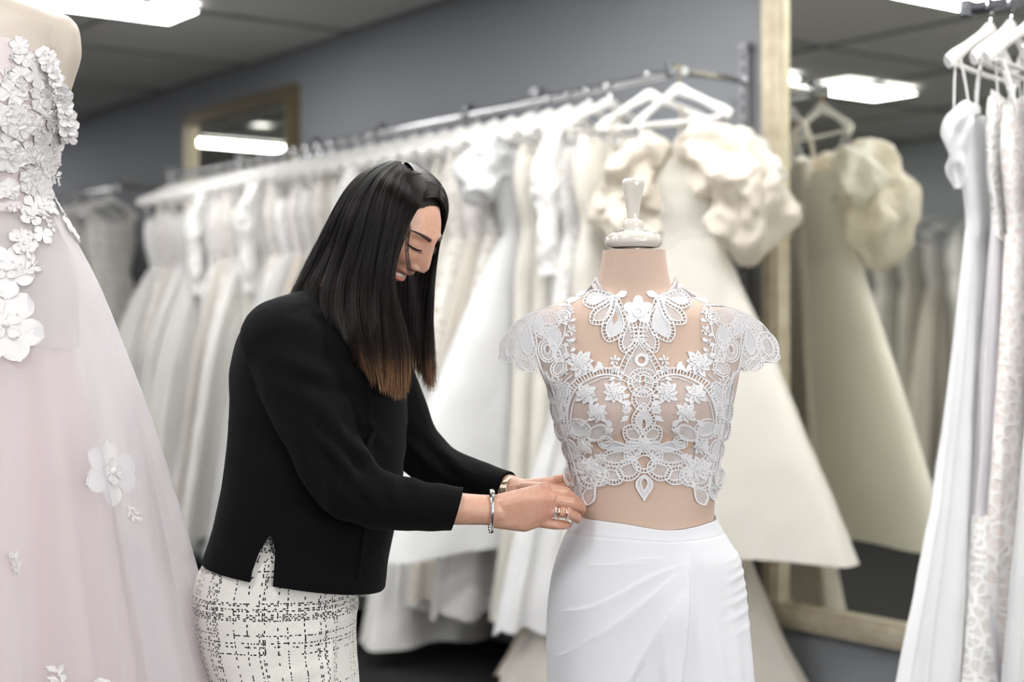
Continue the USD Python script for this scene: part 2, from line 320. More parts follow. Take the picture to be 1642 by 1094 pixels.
# ------------------------------------------------------------------ wall rails
RAILZ, RAILS = 2.35, -0.40
def rail(t0, t1, label, s=RAILS, sign=1, posts=None, z=RAILZ):
    wall_s = 0.0 if sign > 0 else S1
    o = thing('wall_rail', label, 'clothes rail', room(t0, wall_s, 0), ROOM_ROT)
    k = s - wall_s; Lr = t1 - t0
    obj('rail', tube([(k, -0.02, z), (k, Lr / 2, z), (k, Lr + 0.02, z)], 0.016, 12), M['chrome'], o)
    for y in (posts or np.linspace(0, Lr, 4)):
        x = -0.022 * sign
        u = [box((x, y, 1.325), (0.036, 0.012, 2.35)), box((x - 0.013 * sign, y - 0.016, 1.325), (0.008, 0.012, 2.35)), box((x - 0.013 * sign, y + 0.016, 1.325), (0.008, 0.012, 2.35)), box((x, y, 2.49), (0.05, 0.05, 0.02))]
        pu = obj('upright', cat(u), M['upright'], o, smooth=False)
        obj('slot_strip', cat([box((x - 0.019 * sign, y, zz), (0.004, 0.013, 0.022)) for zz in np.arange(1.5, 2.46, 0.05)]), M['steel'], pu, smooth=False).SetCustomDataByKey('kind', 'stuff')
        obj('bracket', tube([(x, y, z + 0.01), (x + (k - x) * 0.5, y, z + 0.012), (k, y, z + 0.006)], 0.013, 10), M['chrome'], o)
        obj('clip', rounded((0.05, 0.035, 0.06), 0.008, (k, y, z + 0.015)), M['steel'], o)
    return o
rail(-0.04, 4.4, 'long chrome wall rail packed with white bridal gowns', posts=[0.05, 1.35, 2.7, 4.3])
rail(5.25, 8.6, 'second chrome wall rail at the far left beyond the mirror', posts=[0.0, 1.6, 3.2])
rail(0.6, 6.2, 'chrome rail on the opposite wall seen in the right mirror', s=S1 + 0.345, sign=-1, posts=[0.0, 1.9, 3.7, 5.5])
# ------------------------------------------------------------------ hangers and gowns on rails
def make_hanger(loc, rotz, label, group, m='hanger', hookm='chrome'):
    """Origin at the top of the hook (on the rail), x along the arms."""
    o = thing('clothes_hanger', label, 'hanger', loc, rotz, group)
    x = np.linspace(-0.215, 0.215, 41); ax = np.abs(x)
    z = -0.085 - 0.105 * (ax / 0.215) ** 1.25 - 0.006 * np.exp(-(ax / 0.02) ** 2) * -1
    body = tube(np.stack([x, 0.02 * (ax / 0.215) ** 2, z], -1), 0.0072 + 0.003 * np.exp(-((ax - 0.19) / 0.04) ** 2) + 0.004 * np.exp(-(ax / 0.05) ** 2), 12, squash=1.9)
    obj('arms', body, M[m], o)
    obj('bar', tube([(-0.19, 0.012, -0.192), (0, 0.012, -0.196), (0.19, 0.012, -0.192)], 0.007, 8), M[m], o)
    a = np.linspace(-0.35, PI + 0.25, 18)
    hk = [(-0.020 * math.cos(t), 0, -0.0215 + 0.0215 * math.sin(t)) for t in a][::-1]
    obj('hook', tube(spline(np.array([(0, 0, -0.088), (0.0, 0, -0.06), (0.004, 0, -0.047)] + [(p[0], p[1], p[2]) for p in hk if True][::-1][::-1]), 40), 0.0026, 8), M[hookm], o)
    return o
def fold_fn(seed, n, sharp=1.0):
    r = np.random.default_rng(seed)
    k = [n, int(n * 1.7) + 1, max(2, int(n * 0.55))]; ph = r.uniform(0, 2 * PI, 3); am = [0.6, 0.3, 0.35]
    def F(th, tw=0):
        s = sum(a * np.sin(kk * th + p + tw * (i + 1)) for i, (kk, p, a) in enumerate(zip(k, ph, am)))
        return np.sign(s) * np.abs(s) ** sharp
    return F
def garment(z, w, d, n=9, amp=0.02, seed=1, nth=96, rows=44, flat=2.4, hemwave=0.02, amp_start=0.0, sharp=0.9, twist=0.6, cx=None, cy=None, top=None, xmax=0.29):
    """Lofted cloth from the control rows z (descending), half widths w and half depths d; pleats grow towards the hem."""
    z = np.asarray(z, float); q = np.linspace(0, 1, len(z)); qq = np.linspace(0, 1, rows)
    Z, Wd, Dp = (PchipInterpolator(q, a)(qq) for a in (z, w, d))
    X0 = PchipInterpolator(q, cx)(qq) if cx is not None else np.zeros(rows)
    Y0 = PchipInterpolator(q, cy)(qq) if cy is not None else np.zeros(rows)
    th = np.linspace(0, 2 * PI, nth, endpoint=False)
    c, s = np.cos(th), np.sin(th)
    rad = (np.abs(c) ** flat + np.abs(s) ** flat) ** (-1 / flat)
    F = fold_fn(seed, n, sharp)
    g = sstep(amp_start, 1, qq) * amp
    f = np.stack([F(th, twist * k) for k in qq])
    x = X0[:, None] + (Wd[:, None] * rad * c) * (1 + 0.35 * g[:, None] * f / 0.1 * 0.25)
    y = Y0[:, None] + (Dp[:, None] * rad * s) + g[:, None] * f * (0.55 + 0.45 * np.abs(s)) * np.sign(s + 1e-9)
    x = np.where(x > 0.2, 0.2 + (xmax - 0.2) * np.tanh((x - 0.2) / (xmax - 0.2)), x)      # the side by the wall is squeezed
    zz = np.broadcast_to(Z[:, None], x.shape).copy()
    zz -= hemwave * (qq[:, None] ** 6) * (f + 0.6 * np.sin(2 * th + seed))
    if top is not None: zz += np.asarray(top(th))[None] * (1 - sstep(0, 0.2, qq))[:, None]
    P = np.stack([x, y, zz], -1)
    r = np.random.default_rng(seed + 77)
    P += (meshkit.fbm(P * 9 + seed * 3.1, 3, seed) - 0.5)[..., None] * np.array([0.010, 0.014, 0.0]) * (0.2 + qq[:, None, None])
    inner = P[0] * np.array([0.93, 0.75, 1]) ; inner[:, 2] -= 0.012          # small turned-in facing so the neckline has thickness
    P = np.concatenate([inner[None] - np.array([0, 0, 0.05]), inner[None], P])
    return grid(P[::-1], True, False, False)
def ruffle(path, r, seed, lobes=7, amp=0.35, sides=110, n=70, squash=1.0):
    path = spline(np.array(path, float), n)
    r = PchipInterpolator(np.linspace(0, 1, len(r)), r)(np.linspace(0, 1, n))
    t, N, B = frames(path); a = np.linspace(0, 2 * PI, sides, endpoint=False)
    rg = np.random.default_rng(seed); ph = rg.uniform(0, 6.28, 4)
    u = np.linspace(0, 1, n)[:, None]
    m = 1 + amp * np.sin(lobes * a[None] + ph[0] + 3 * np.sin(3.1 * u + ph[1])) * (0.5 + 0.5 * np.sin(2 * PI * 2.3 * u + ph[2])) + 0.5 * amp * np.sin(2 * a[None] + 14 * u + ph[3])
    R = r[:, None] * m
    P = path[:, None] + R[..., None] * (np.cos(a)[None, :, None] * N[:, None] + squash * np.sin(a)[None, :, None] * B[:, None])
    ctr = path[:, None]; fb = meshkit.fbm(P * np.array([8.5, 8.5, 6.0]), 3, seed); rdg = 1 - np.abs(2 * fb - 1) * 2.2
    P = ctr + (P - ctr) * (1 + 0.34 * rdg[..., None] - 0.16)
    P += (meshkit.fbm(P * 24, 3, seed) - 0.5)[..., None] * 0.018
    return grid(P, True, True, True)
sweet = lambda h: (lambda th: h * (np.exp(-((np.cos(th) - 0.5) / 0.28) ** 2) + np.exp(-((np.cos(th) + 0.5) / 0.28) ** 2)) * (np.sin(th) < 0.2))
def vneck(h, back=0.3):
    return lambda th: h * (np.abs(np.cos(th)) ** 0.8 - 0.55) * np.where(np.sin(th) < 0, 1.0, back)
def loops(o, w, ztop, m='ribbon'):
    for sx in (-1, 1):
        obj('hanging_loop', tube(spline([(sx * 0.185, 0.0, -0.176), (sx * (0.185 + w) / 2, -0.012, (ztop - 0.18) / 2), (sx * w, -0.02, ztop - 0.03)], 10), 0.0028, 6), M[m], o)
        obj('hanging_loop', tube(spline([(sx * 0.185, 0.012, -0.176), (sx * (0.185 + w) / 2, 0.02, (ztop - 0.18) / 2), (sx * w, 0.025, ztop - 0.03)], 10), 0.0028, 6), M[m], o)
def straps(o, w, ztop, m, r=0.009):
    for sx in (-1, 1):
        a = spline([(sx * w, -0.05, ztop - 0.02), (sx * (w + 0.15) / 2, -0.028, -0.20), (sx * 0.125, 0.006, -0.128), (sx * (w + 0.13) / 2, 0.035, -0.20), (sx * w * 0.9, 0.05, ztop - 0.03)], 26)
        obj('strap', tube(a, r, 8, squash=0.35), M[m], o)

def gown(kind, loc, rotz, label, group, seed=0):
    o = thing('bridal_gown', label, 'wedding dress', loc, rotz, group)
    if kind == 'satin':        # strapless ball skirt in satin
        obj('bodice', garment([-0.30, -0.38, -0.46, -0.56, -0.60], [0.175, 0.18, 0.165, 0.145, 0.15], [0.05, 0.065, 0.06, 0.05, 0.05], 4, 0.004, 3 + seed, top=sweet(0.03)), M['satin'], o)
        obj('skirt', garment([-0.575, -0.70, -1.0, -1.5, -2.02], [0.147, 0.21, 0.31, 0.40, 0.48], [0.05, 0.055, 0.06, 0.065, 0.075], 6, 0.034, 5 + seed), M['satin'], o)
        obj('sash', garment([-0.555, -0.575, -0.60], [0.151, 0.152, 0.156], [0.054, 0.055, 0.056], 3, 0.002, 4, rows=8), M['satin_white'], o)
        loops(o, 0.14, -0.30)
    elif kind == 'puff':       # white A-line with puffed sleeves
        obj('bodice', garment([-0.24, -0.34, -0.44, -0.55, -0.60], [0.16, 0.185, 0.17, 0.14, 0.15], [0.05, 0.065, 0.06, 0.05, 0.05], 4, 0.004, 13 + seed, top=vneck(0.06)), M['satin_white'], o)
        obj('skirt', garment([-0.575, -0.72, -1.05, -1.42, -1.83], [0.145, 0.23, 0.40, 0.58, 0.76], [0.05, 0.055, 0.065, 0.07, 0.08], 4, 0.022, 15 + seed), M['satin_white'], o)
        for sx in (-1, 1): obj('puff_sleeve', ruffle([(sx * 0.15, 0, -0.21), (sx * 0.22, 0, -0.25), (sx * 0.25, 0, -0.36), (sx * 0.22, 0, -0.44)], [0.03, 0.075, 0.085, 0.03], 17 + sx, 5, 0.22), M['satin_white'], o)
        straps(o, 0.13, -0.24, 'satin_white', 0.016)
    elif kind == 'lace':       # v-neck lace A-line
        obj('bodice', garment([-0.22, -0.34, -0.45, -0.56, -0.60], [0.15, 0.175, 0.16, 0.135, 0.14], [0.045, 0.06, 0.055, 0.045, 0.045], 5, 0.004, 23 + seed, top=vneck(0.07)), M['lace_ivory'], o)
        obj('skirt', garment([-0.575, -0.75, -1.1, -1.55, -2.08], [0.137, 0.19, 0.27, 0.33, 0.40], [0.045, 0.05, 0.05, 0.055, 0.065], 8, 0.032, 25 + seed), M['tulle'], o)
        obj('lace_overlay', garment([-0.56, -0.70, -0.9, -1.10], [0.141, 0.186, 0.236, 0.277], [0.05, 0.055, 0.056, 0.06], 8, 0.014, 25 + seed, rows=24, hemwave=0.05), M['lace_ivory'], o)
        straps(o, 0.13, -0.23, 'lace_ivory', 0.014)
    elif kind == 'tulle':      # gathered tulle ball gown with beaded belt
        obj('bodice', garment([-0.29, -0.38, -0.47, -0.56, -0.60], [0.17, 0.18, 0.165, 0.14, 0.15], [0.05, 0.065, 0.06, 0.05, 0.05], 6, 0.004, 33 + seed, top=sweet(0.035)), M['lace_white'], o)
        obj('skirt', garment([-0.575, -0.68, -0.95, -1.4, -2.04], [0.145, 0.22, 0.33, 0.43, 0.53], [0.05, 0.058, 0.065, 0.07, 0.085], 14, 0.034, 35 + seed), M['tulle'], o)
        obj('overskirt', garment([-0.572, -0.69, -0.95, -1.35, -1.93], [0.148, 0.225, 0.338, 0.435, 0.52], [0.053, 0.062, 0.07, 0.075, 0.09], 11, 0.03, 39 + seed), M['tulle'], o)
        obj('belt', garment([-0.555, -0.575, -0.595], [0.149, 0.15, 0.155], [0.056, 0.057, 0.058], 3, 0.002, 34, rows=8), M['bead'], o)
        loops(o, 0.14, -0.29)
    elif kind == 'sleeve':     # long sleeved fit and flare lace gown
        obj('bodice', garment([-0.20, -0.32, -0.45, -0.57, -0.74, -0.95, -1.2], [0.14, 0.175, 0.16, 0.13, 0.175, 0.17, 0.165], [0.04, 0.06, 0.055, 0.045, 0.055, 0.055, 0.055], 5, 0.006, 43 + seed, top=vneck(0.05)), M['lace_white'], o)
        obj('skirt', garment([-1.15, -1.3, -1.6, -2.06], [0.165, 0.19, 0.29, 0.42], [0.055, 0.055, 0.06, 0.07], 10, 0.04, 45 + seed), M['chiffon'], o)
        for sx in (-1, 1): obj('sleeve', ruffle([(sx * 0.15, 0, -0.19), (sx * 0.195, 0.005, -0.28), (sx * 0.205, 0.01, -0.5), (sx * 0.19, 0.012, -0.74)], [0.035, 0.05, 0.042, 0.032], 47 + sx, 4, 0.12, sides=24), M['lace_white'], o)
        straps(o, 0.12, -0.21, 'lace_white', 0.018)
    elif kind == 'champagne':
        obj('bodice', garment([-0.25, -0.36, -0.46, -0.56, -0.60], [0.155, 0.175, 0.16, 0.135, 0.14], [0.045, 0.06, 0.055, 0.045, 0.045], 5, 0.004, 53 + seed, top=vneck(0.06)), M['lace_blush'], o)
        obj('skirt', garment([-0.575, -0.72, -1.05, -1.5, -2.05], [0.137, 0.19, 0.27, 0.34, 0.42], [0.045, 0.05, 0.05, 0.06, 0.07], 10, 0.034, 55 + seed), M['champagne'], o)
        straps(o, 0.13, -0.25, 'lace_blush', 0.007)
    elif kind == 'column':     # beaded sheath
        obj('bodice', garment([-0.23, -0.34, -0.45, -0.56, -0.75, -1.0], [0.14, 0.17, 0.155, 0.13, 0.165, 0.17], [0.04, 0.055, 0.05, 0.045, 0.05, 0.05], 4, 0.005, 63 + seed, top=vneck(0.05)), M['ivory'], o)
        obj('skirt', garment([-0.97, -1.2, -1.55, -2.05], [0.168, 0.18, 0.20, 0.27], [0.05, 0.055, 0.065, 0.085], 6, 0.03, 65 + seed), M['ivory'], o)
        straps(o, 0.11, -0.23, 'ivory', 0.007)
    elif kind == 'train':      # satin fit and flare with a train that reaches the floor
        obj('bodice', garment([-0.26, -0.36, -0.46, -0.57, -0.74, -0.9], [0.16, 0.178, 0.162, 0.135, 0.175, 0.19], [0.045, 0.06, 0.055, 0.045, 0.055, 0.06], 4, 0.005, 73 + seed, top=sweet(0.03)), M['satin'], o)
        obj('skirt', garment([-0.87, -1.2, -1.6, -2.0, -2.28], [0.188, 0.235, 0.30, 0.38, 0.43], [0.06, 0.06, 0.065, 0.08, 0.12], 5, 0.045, 75 + seed, hemwave=0.01), M['satin'], o)
        straps(o, 0.13, -0.26, 'satin', 0.01)
    return o

ORD = ['first', 'second', 'third', 'fourth', 'fifth', 'sixth', 'seventh', 'eighth', 'ninth', 'tenth', 'eleventh', 'twelfth', 'thirteenth', 'fourteenth', 'fifteenth', 'sixteenth', 'seventeenth',
       'eighteenth', 'nineteenth', 'twentieth', 'twenty-first', 'twenty-second', 'twenty-third', 'twenty-fourth', 'twenty-fifth', 'twenty-sixth', 'twenty-seventh', 'twenty-eighth', 'twenty-ninth', 'thirtieth', 'thirty-first', 'thirty-second', 'thirty-third']
LOOK = {'satin': 'strapless ivory satin gown', 'puff': 'white A-line gown with puffed sleeves', 'lace': 'ivory lace v-neck gown', 'tulle': 'full tulle gown with beaded belt',
        'sleeve': 'long sleeved white lace gown', 'champagne': 'champagne tulle gown', 'column': 'narrow ivory sheath gown', 'train': 'satin gown with a floor train'}
protos, hang_proto = {}, []
def place_gown(kind, p, rz, label, group, hl, hg):
    if kind in protos: g = dup(protos[kind], p, rz, label, group, 'bridal_gown')
    else: g = protos[kind] = gown(kind, p, rz, label, group)
    if hang_proto: dup(hang_proto[0], p, rz, hl, hg, 'clothes_hanger')
    else: hang_proto.append(make_hanger(p, rz, hl, hg))
RAILTOP = RAILZ + 0.016 + 0.003
rng = np.random.default_rng(11)
seq = ['column', 'sleeve', 'column', 'column', 'puff', 'lace', 'champagne', 'lace', 'column', 'train', 'lace', 'champagne', 'lace', 'sleeve', 'satin', 'column', 'lace', 'train', 'champagne', 'tulle', 'lace', 'sleeve', 'column',
       'satin', 'lace', 'champagne', 'sleeve', 'tulle', 'lace', 'satin', 'champagne', 'lace', 'tulle']
for i, k in enumerate(seq):
    t = 0.36 + i * 0.125
    place_gown(k, room(t, RAILS, RAILTOP), ROOM_ROT + rng.uniform(-3, 3), f'{LOOK[k]}, {ORD[i]} along the long rail' if i else f'{LOOK[k]} next to the ruffled gown',
               'gowns packed on the long wall rail', f'white hanger on the long rail, {ORD[i]} behind the front hanger', 'white hangers on the long rail')
for i, k in enumerate(['lace', 'champagne', 'column', 'sleeve', 'lace', 'train', 'tulle', 'champagne', 'lace', 'satin']):
    place_gown(k, room(5.34 + i * 0.27, RAILS, RAILTOP), ROOM_ROT + rng.uniform(-6, 6), f'{LOOK[k]} on the far left rail, {ORD[i]} from the mirror', 'gowns on the far left rail',
               f'white hanger on the far left rail, {ORD[i]} from the mirror', 'hangers on the far left rail')
for i, k in enumerate(['tulle', 'lace', 'column', 'sleeve', 'champagne', 'lace', 'satin', 'column', 'tulle', 'lace', 'sleeve', 'champagne', 'column', 'lace', 'satin', 'tulle', 'sleeve', 'lace', 'column', 'champagne']):
    place_gown(k, room(0.8 + i * 0.26, S1 + 0.345, RAILTOP), ROOM_ROT + 180 + rng.uniform(-4, 4), f'{LOOK[k]} {ORD[i]} along the mirrored opposite rail', 'gowns on the opposite rail',
               f'white hanger {ORD[i]} along the mirrored opposite rail', 'hangers on the opposite rail')

# the ruffled ivory gown that faces out at the near end of the long rail
FR = room(-0.025, RAILS, RAILTOP); FRZ = math.degrees(math.atan2(-0.68, 0.733))
make_hanger(FR, FRZ, 'cream hanger facing out at the near end of the long rail', 'white hangers on the long rail', hookm='brass')
g = thing('bridal_gown', 'ivory gown with big cream organza ruffle sleeves facing out beside the right mirror', 'wedding dress', FR, FRZ)
obj('bodice', garment([-0.34, -0.42, -0.50, -0.60, -0.66], [0.175, 0.185, 0.17, 0.15, 0.155], [0.055, 0.07, 0.065, 0.055, 0.055], 4, 0.004, 83, top=sweet(0.03), cx=[.03] * 5), M['ivory'], g)
obj('skirt', garment([-0.63, -0.78, -1.08, -1.42, -1.73], [0.152, 0.23, 0.39, 0.56, 0.72], [0.055, 0.07, 0.085, 0.10, 0.12], 3, 0.016, 85, hemwave=0.012, xmax=2.0, cx=[.03] * 5), M['ivory'], g)
for sx, sd, kx in ((1, 5, 1.0), (-1, 9, 0.72)):
    obj('ruffle_sleeve', ruffle([(0.03 + sx * kx * a, b, c) for a, b, c in ((0.04, -0.07, -0.33), (0.12, -0.08, -0.31), (0.21, -0.06, -0.37), (0.28, -0.03, -0.49), (0.29, -0.02, -0.63), (0.27, -0.01, -0.72))], [0.035, 0.085, 0.115, 0.125, 0.105, 0.03], sd, 5, 0.26), M['cream'], g)
    obj('ruffle_sleeve', ruffle([(0.03 + sx * kx * a, b, c) for a, b, c in ((0.14, 0.03, -0.28), (0.20, 0.03, -0.32), (0.27, 0.03, -0.42), (0.29, 0.03, -0.52))], [0.03, 0.075, 0.09, 0.03], sd + 2, 5, 0.28), M['ivory'], g)
loops(g, 0.12, -0.30)
# a champagne gown with a long train right behind it
p_ = room(0.135, RAILS, RAILTOP)
make_hanger(p_, FRZ + 15, 'white hanger directly behind the front cream hanger', 'white hangers on the long rail')
g = thing('bridal_gown', 'champagne satin gown whose long train sweeps out under the ruffled gown', 'wedding dress', p_, FRZ + 15)
obj('bodice', garment([-0.30, -0.38, -0.46, -0.58, -0.74], [0.16, 0.175, 0.16, 0.135, 0.17], [0.03, 0.04, 0.04, 0.035, 0.04], 4, 0.004, 91, top=vneck(0.05)), M['champagne'], g)
obj('skirt', garment([-0.71, -1.0, -1.4, -1.85, -2.30], [0.168, 0.20, 0.27, 0.42, 0.66], [0.04, 0.045, 0.05, 0.065, 0.14], 5, 0.04, 93, hemwave=0.01, xmax=2.0), M['champagne'], g)
straps(g, 0.12, -0.30, 'champagne', 0.008)

# ------------------------------------------------------------------ free-standing rail at the right edge
HU = np.array([0.64, 0.77]); HU /= np.linalg.norm(HU); RU = np.array([HU[1], -HU[0]])
RR0 = px(1588, 10, 4.0); RRZ = float(RR0[2])
rr = thing('garment_rack', 'dark steel garment rack at the right edge of the picture', 'clothes rail', (RR0[0], RR0[1], 0), math.degrees(math.atan2(RU[1], RU[0])))
obj('rail', tube([(-0.06, 0, RRZ), (0.6, 0, RRZ), (1.3, 0, RRZ)], 0.016, 14), M['steel'], rr)
obj('rail_cap', rounded((0.03, 0.045, 0.045), 0.006, (-0.06, 0, RRZ)), M['steel'], rr)
for x in (1.22,):
    obj('post', tube([(x, 0, 0.05), (x, 0, 1.2), (x, 0, RRZ)], 0.016, 12), M['steel'], rr)
obj('post', tube([(0.62, 0, 0.05), (0.62, 0, 1.2), (0.62, 0, RRZ)], 0.016, 12), M['steel'], rr)
obj('base', cat([rounded((0.06, 0.9, 0.05), 0.01, (0.62, 0, 0.025)), rounded((0.06, 0.9, 0.05), 0.01, (1.22, 0, 0.025)), rounded((0.7, 0.05, 0.04), 0.01, (0.92, 0, 0.03))]), M['steel'], rr)
RROT = math.degrees(math.atan2(HU[1], HU[0]))
def rack_pos(d): return np.array([RR0[0] + d * RU[0], RR0[1] + d * RU[1], RRZ + 0.019])
rack = [(0.0, 'chiffon'), (0.055, 'lilac'), (0.11, 'blush'), (0.185, 'plain'), (0.30, 'plain2')]
for i, (d, k) in enumerate(rack):
    p = rack_pos(d)
    make_hanger(p, RROT + (0, 3, -3, 2, -2)[i], f'white hanger on the right edge rack, {ORD[i]} from its end', 'hangers on the right edge rack')
    lab = {'chiffon': 'white pleated chiffon gown at the left end of the right edge rack', 'lilac': 'pale lilac gown with sequinned lace hem on the right edge rack', 'blush': 'blush lace gown with beaded bodice on the right edge rack',
           'plain': 'plain white strapped gown on the right edge rack', 'plain2': 'white satin gown furthest along the right edge rack'}[k]
    g = thing('bridal_gown', lab, 'wedding dress', p, RROT + (0, 3, -3, 2, -2)[i])
    if k == 'chiffon':
        obj('bodice', garment([-0.33, -0.40, -0.50, -0.58, -0.62], [0.17, 0.175, 0.16, 0.14, 0.145], [0.022, 0.026, 0.024, 0.022, 0.022], 8, 0.004, 103, top=sweet(0.02)), M['chiffon'], g)
        obj('skirt', garment([-0.6, -0.8, -1.2, -1.6, -2.0], [0.145, 0.19, 0.30, 0.46, 0.63], [0.022, 0.026, 0.035, 0.055, 0.09], 15, 0.026, 105, nth=160), M['chiffon'], g)
        obj('shoulder_ruffle', ruffle([(-0.13, -0.02, -0.30), (-0.19, -0.01, -0.32), (-0.20, 0, -0.42), (-0.19, 0, -0.50)], [0.012, 0.028, 0.026, 0.012], 6, 5, 0.3, 32, 24), M['chiffon'], g)
        loops(g, 0.165, -0.33)
    elif k == 'lilac':
        obj('bodice', garment([-0.28, -0.36, -0.46, -0.57, -0.62], [0.15, 0.165, 0.155, 0.13, 0.135], [0.02, 0.024, 0.022, 0.02, 0.02], 5, 0.003, 113, top=vneck(0.05)), M['lace_white'], g)
        obj('skirt', garment([-0.6, -0.8, -1.2, -1.6, -1.86], [0.135, 0.17, 0.22, 0.29, 0.345], [0.02, 0.024, 0.032, 0.05, 0.08], 9, 0.03, 115, nth=128), M['lilac'], g)
        obj('lace_hem', garment([-1.30, -1.5, -1.7, -1.92], [0.245, 0.278, 0.318, 0.365], [0.04, 0.05, 0.066, 0.092], 9, 0.03, 115, nth=128, hemwave=0.05), M['lace_white'], g)
        straps(g, 0.12, -0.28, 'lace_white', 0.008)
    elif k == 'blush':
        obj('bodice', garment([-0.30, -0.40, -0.50, -0.60, -0.72], [0.155, 0.17, 0.155, 0.135, 0.143], [0.02, 0.026, 0.024, 0.021, 0.021], 5, 0.002, 123, top=sweet(0.03)), M['lace_blush'], g)
        obj('skirt', garment([-0.615, -0.85, -1.2, -1.6, -1.98], [0.141, 0.17, 0.21, 0.26, 0.32], [0.026, 0.028, 0.034, 0.05, 0.07], 7, 0.024, 125, nth=128), M['lace_blush'], g)
        loops(g, 0.13, -0.30)
    else:
        obj('bodice', garment([-0.30, -0.38, -0.48, -0.60, -0.66], [0.155, 0.175, 0.16, 0.135, 0.14], [0.026, 0.036, 0.032, 0.028, 0.028], 4, 0.003, 133 + i, top=vneck(0.06)), M['chiffon' if k == 'plain' else 'satin'], g)
        obj('skirt', garment([-0.64, -0.85, -1.2, -1.6, -2.05], [0.14, 0.18, 0.24, 0.31, 0.38], [0.028, 0.032, 0.045, 0.065, 0.085], 6, 0.024, 135 + i, nth=128), M['chiffon' if k == 'plain' else 'satin'], g)
        straps(g, 0.12, -0.31, 'chiffon' if k == 'plain' else 'satin', 0.012)
# ------------------------------------------------------------------ dress form in the middle
DM = 2.87; S = DM / FPX                    # metres per pixel at the dress form
def axis(v): return 1022 + (np.asarray(v, float) - 490) * 0.04
FORM_ROWS = np.array([   # pixel row, left edge, right edge, depth front, depth back (metres)
    (402, 966, 1067, .056, .058), (430, 963, 1070, .057, .059), (450, 959, 1074, .058, .062), (466, 952, 1081, .060, .068), (477, 925, 1105, .064, .074), (487, 893, 1140, .070, .082),
    (498, 866, 1170, .078, .090), (512, 851, 1188, .086, .097), (535, 849, 1194, .095, .103), (560, 856, 1192, .103, .105), (590, 864, 1186, .111, .104), (620, 876, 1181, .117, .102),
    (650, 885, 1174, .118, .098), (690, 896, 1164, .110, .094), (730, 909, 1155, .100, .090), (770, 918, 1149, .094, .088), (800, 923, 1146, .092, .088), (830, 926, 1144, .092, .091),
    (860, 917, 1156, .096, .099), (900, 900, 1176, .101, .108), (960, 889, 1188, .107, .112), (1040, 887, 1192, .108, .110), (1110, 894, 1186, .104, .104)], float)
_fz = {k: PchipInterpolator(FORM_ROWS[:, 0], FORM_ROWS[:, k]) for k in range(1, 5)}
FORM_P = 2.25
def form_surface(v, th, off=0.0):
    """Point on the torso at pixel row v and angle th (0 = right, -pi/2 = towards the camera), pushed out by off metres."""
    v = np.asarray(v, float); th = np.asarray(th, float); v, th = np.broadcast_arrays(v, th)
    vc = np.clip(v, 402, 1110)
    l, r, bf, bb = (_fz[k](vc) for k in range(1, 5))
    cx = ((l + r) / 2 - CX) * S; a = (r - l) / 2 * S
    c, s = np.cos(th), np.sin(th)
    rad = (np.abs(c) ** FORM_P + np.abs(s) ** FORM_P) ** (-1 / FORM_P)
    b = np.where(s < 0, bf, bb)
    x = cx + (a + off) * rad * c; y = DM + (b + off) * rad * s
    z = CAMZ + (CY - v) * S
    u = (x - (axis(v) - CX) * S)
    front = np.clip(-s, 0, 1)
    bust = 0.020 * (np.exp(-((u - 0.072) / 0.052) ** 2) + np.exp(-((u + 0.072) / 0.052) ** 2)) * np.exp(-((v - 655) / 52) ** 2) * front ** 0.5
    y = y - bust
    return np.stack([x, y, z], -1)
_v = np.linspace(402, 1110, 150); _t = np.linspace(0, 2 * PI, 120, endpoint=False)
FORM_BASE = np.array([(1035 - CX) * S, DM, 0.0])
form = thing('dress_form', 'blush fabric dress form with glossy cream knob wearing the lace top', 'dress form', FORM_BASE)
M['form'] = usdkit.material(stage, '/World/Looks/form_jersey', {'tc': ('texture_coordinate', {}), 'n': ('noise_texture', {'scale': 900.0}), 'b': ('bump', {'strength': 0.12, 'distance': 0.001}),
    'p': ('principled_bsdf', {'base_color': (0.55, 0.40, 0.315), 'roughness': 0.6, 'sheen_weight': 0.2})}, [('tc.object', 'n.vector'), ('n.fac', 'b.height'), ('b.normal', 'p.normal')], surface='p.BSDF')
M['gloss'] = mat('cream_gloss_paint', (0.70, 0.655, 0.59), 0.14, coat_weight=1.0, coat_roughness=0.04)
M['plug'] = mat('form_top_disc', (0.16, 0.085, 0.06), 0.5)
obj('torso', grid(form_surface(_v[:, None], _t[None])[::-1], True, True, False), M['form'], form, world=True, smooth=60)
def fz(y): return CAMZ + (CY - y) * S
_kx = (1015.5 - CX) * S
neck_top = form_surface(402, _t); nc = neck_top.mean(0)
obj('neck_disc', grid(np.stack([neck_top + [0, 0, -0.002], nc + (neck_top - nc) * 0.93 + [0, 0, 0.0005], nc + (neck_top - nc) * 0.2 + [0, 0, 0.0005]]), True, False, True), M['plug'], form, world=True)
knob_prof = [(0, 405), (22, 405), (22, 399), (30, 399), (41, 397.5), (45.5, 392), (46, 386), (44, 379), (38, 374.5), (27, 372), (24, 370.5), (16, 369.5), (15.5, 366), (17, 362), (16.5, 357), (13, 353.5), (9.5, 351.5), (9.3, 349), (10.5, 338), (13.5, 318), (16.5, 303), (18, 295), (17.6, 290), (15, 287.2), (8, 286.3), (0, 286.2)]
kp = np.array(knob_prof); obj('knob', lathe(np.stack([kp[:, 0] * S, fz(kp[:, 1])], -1), 64).apply_translation([_kx, DM, 0]), M['gloss'], form, world=True, smooth=40)
cz = fz(1110)
obj('stand_pole', tube([(FORM_BASE[0], DM, 0.04), (FORM_BASE[0], DM, cz / 2), (FORM_BASE[0], DM, cz + 0.02)], 0.016, 16), M['gloss'], form, world=True)
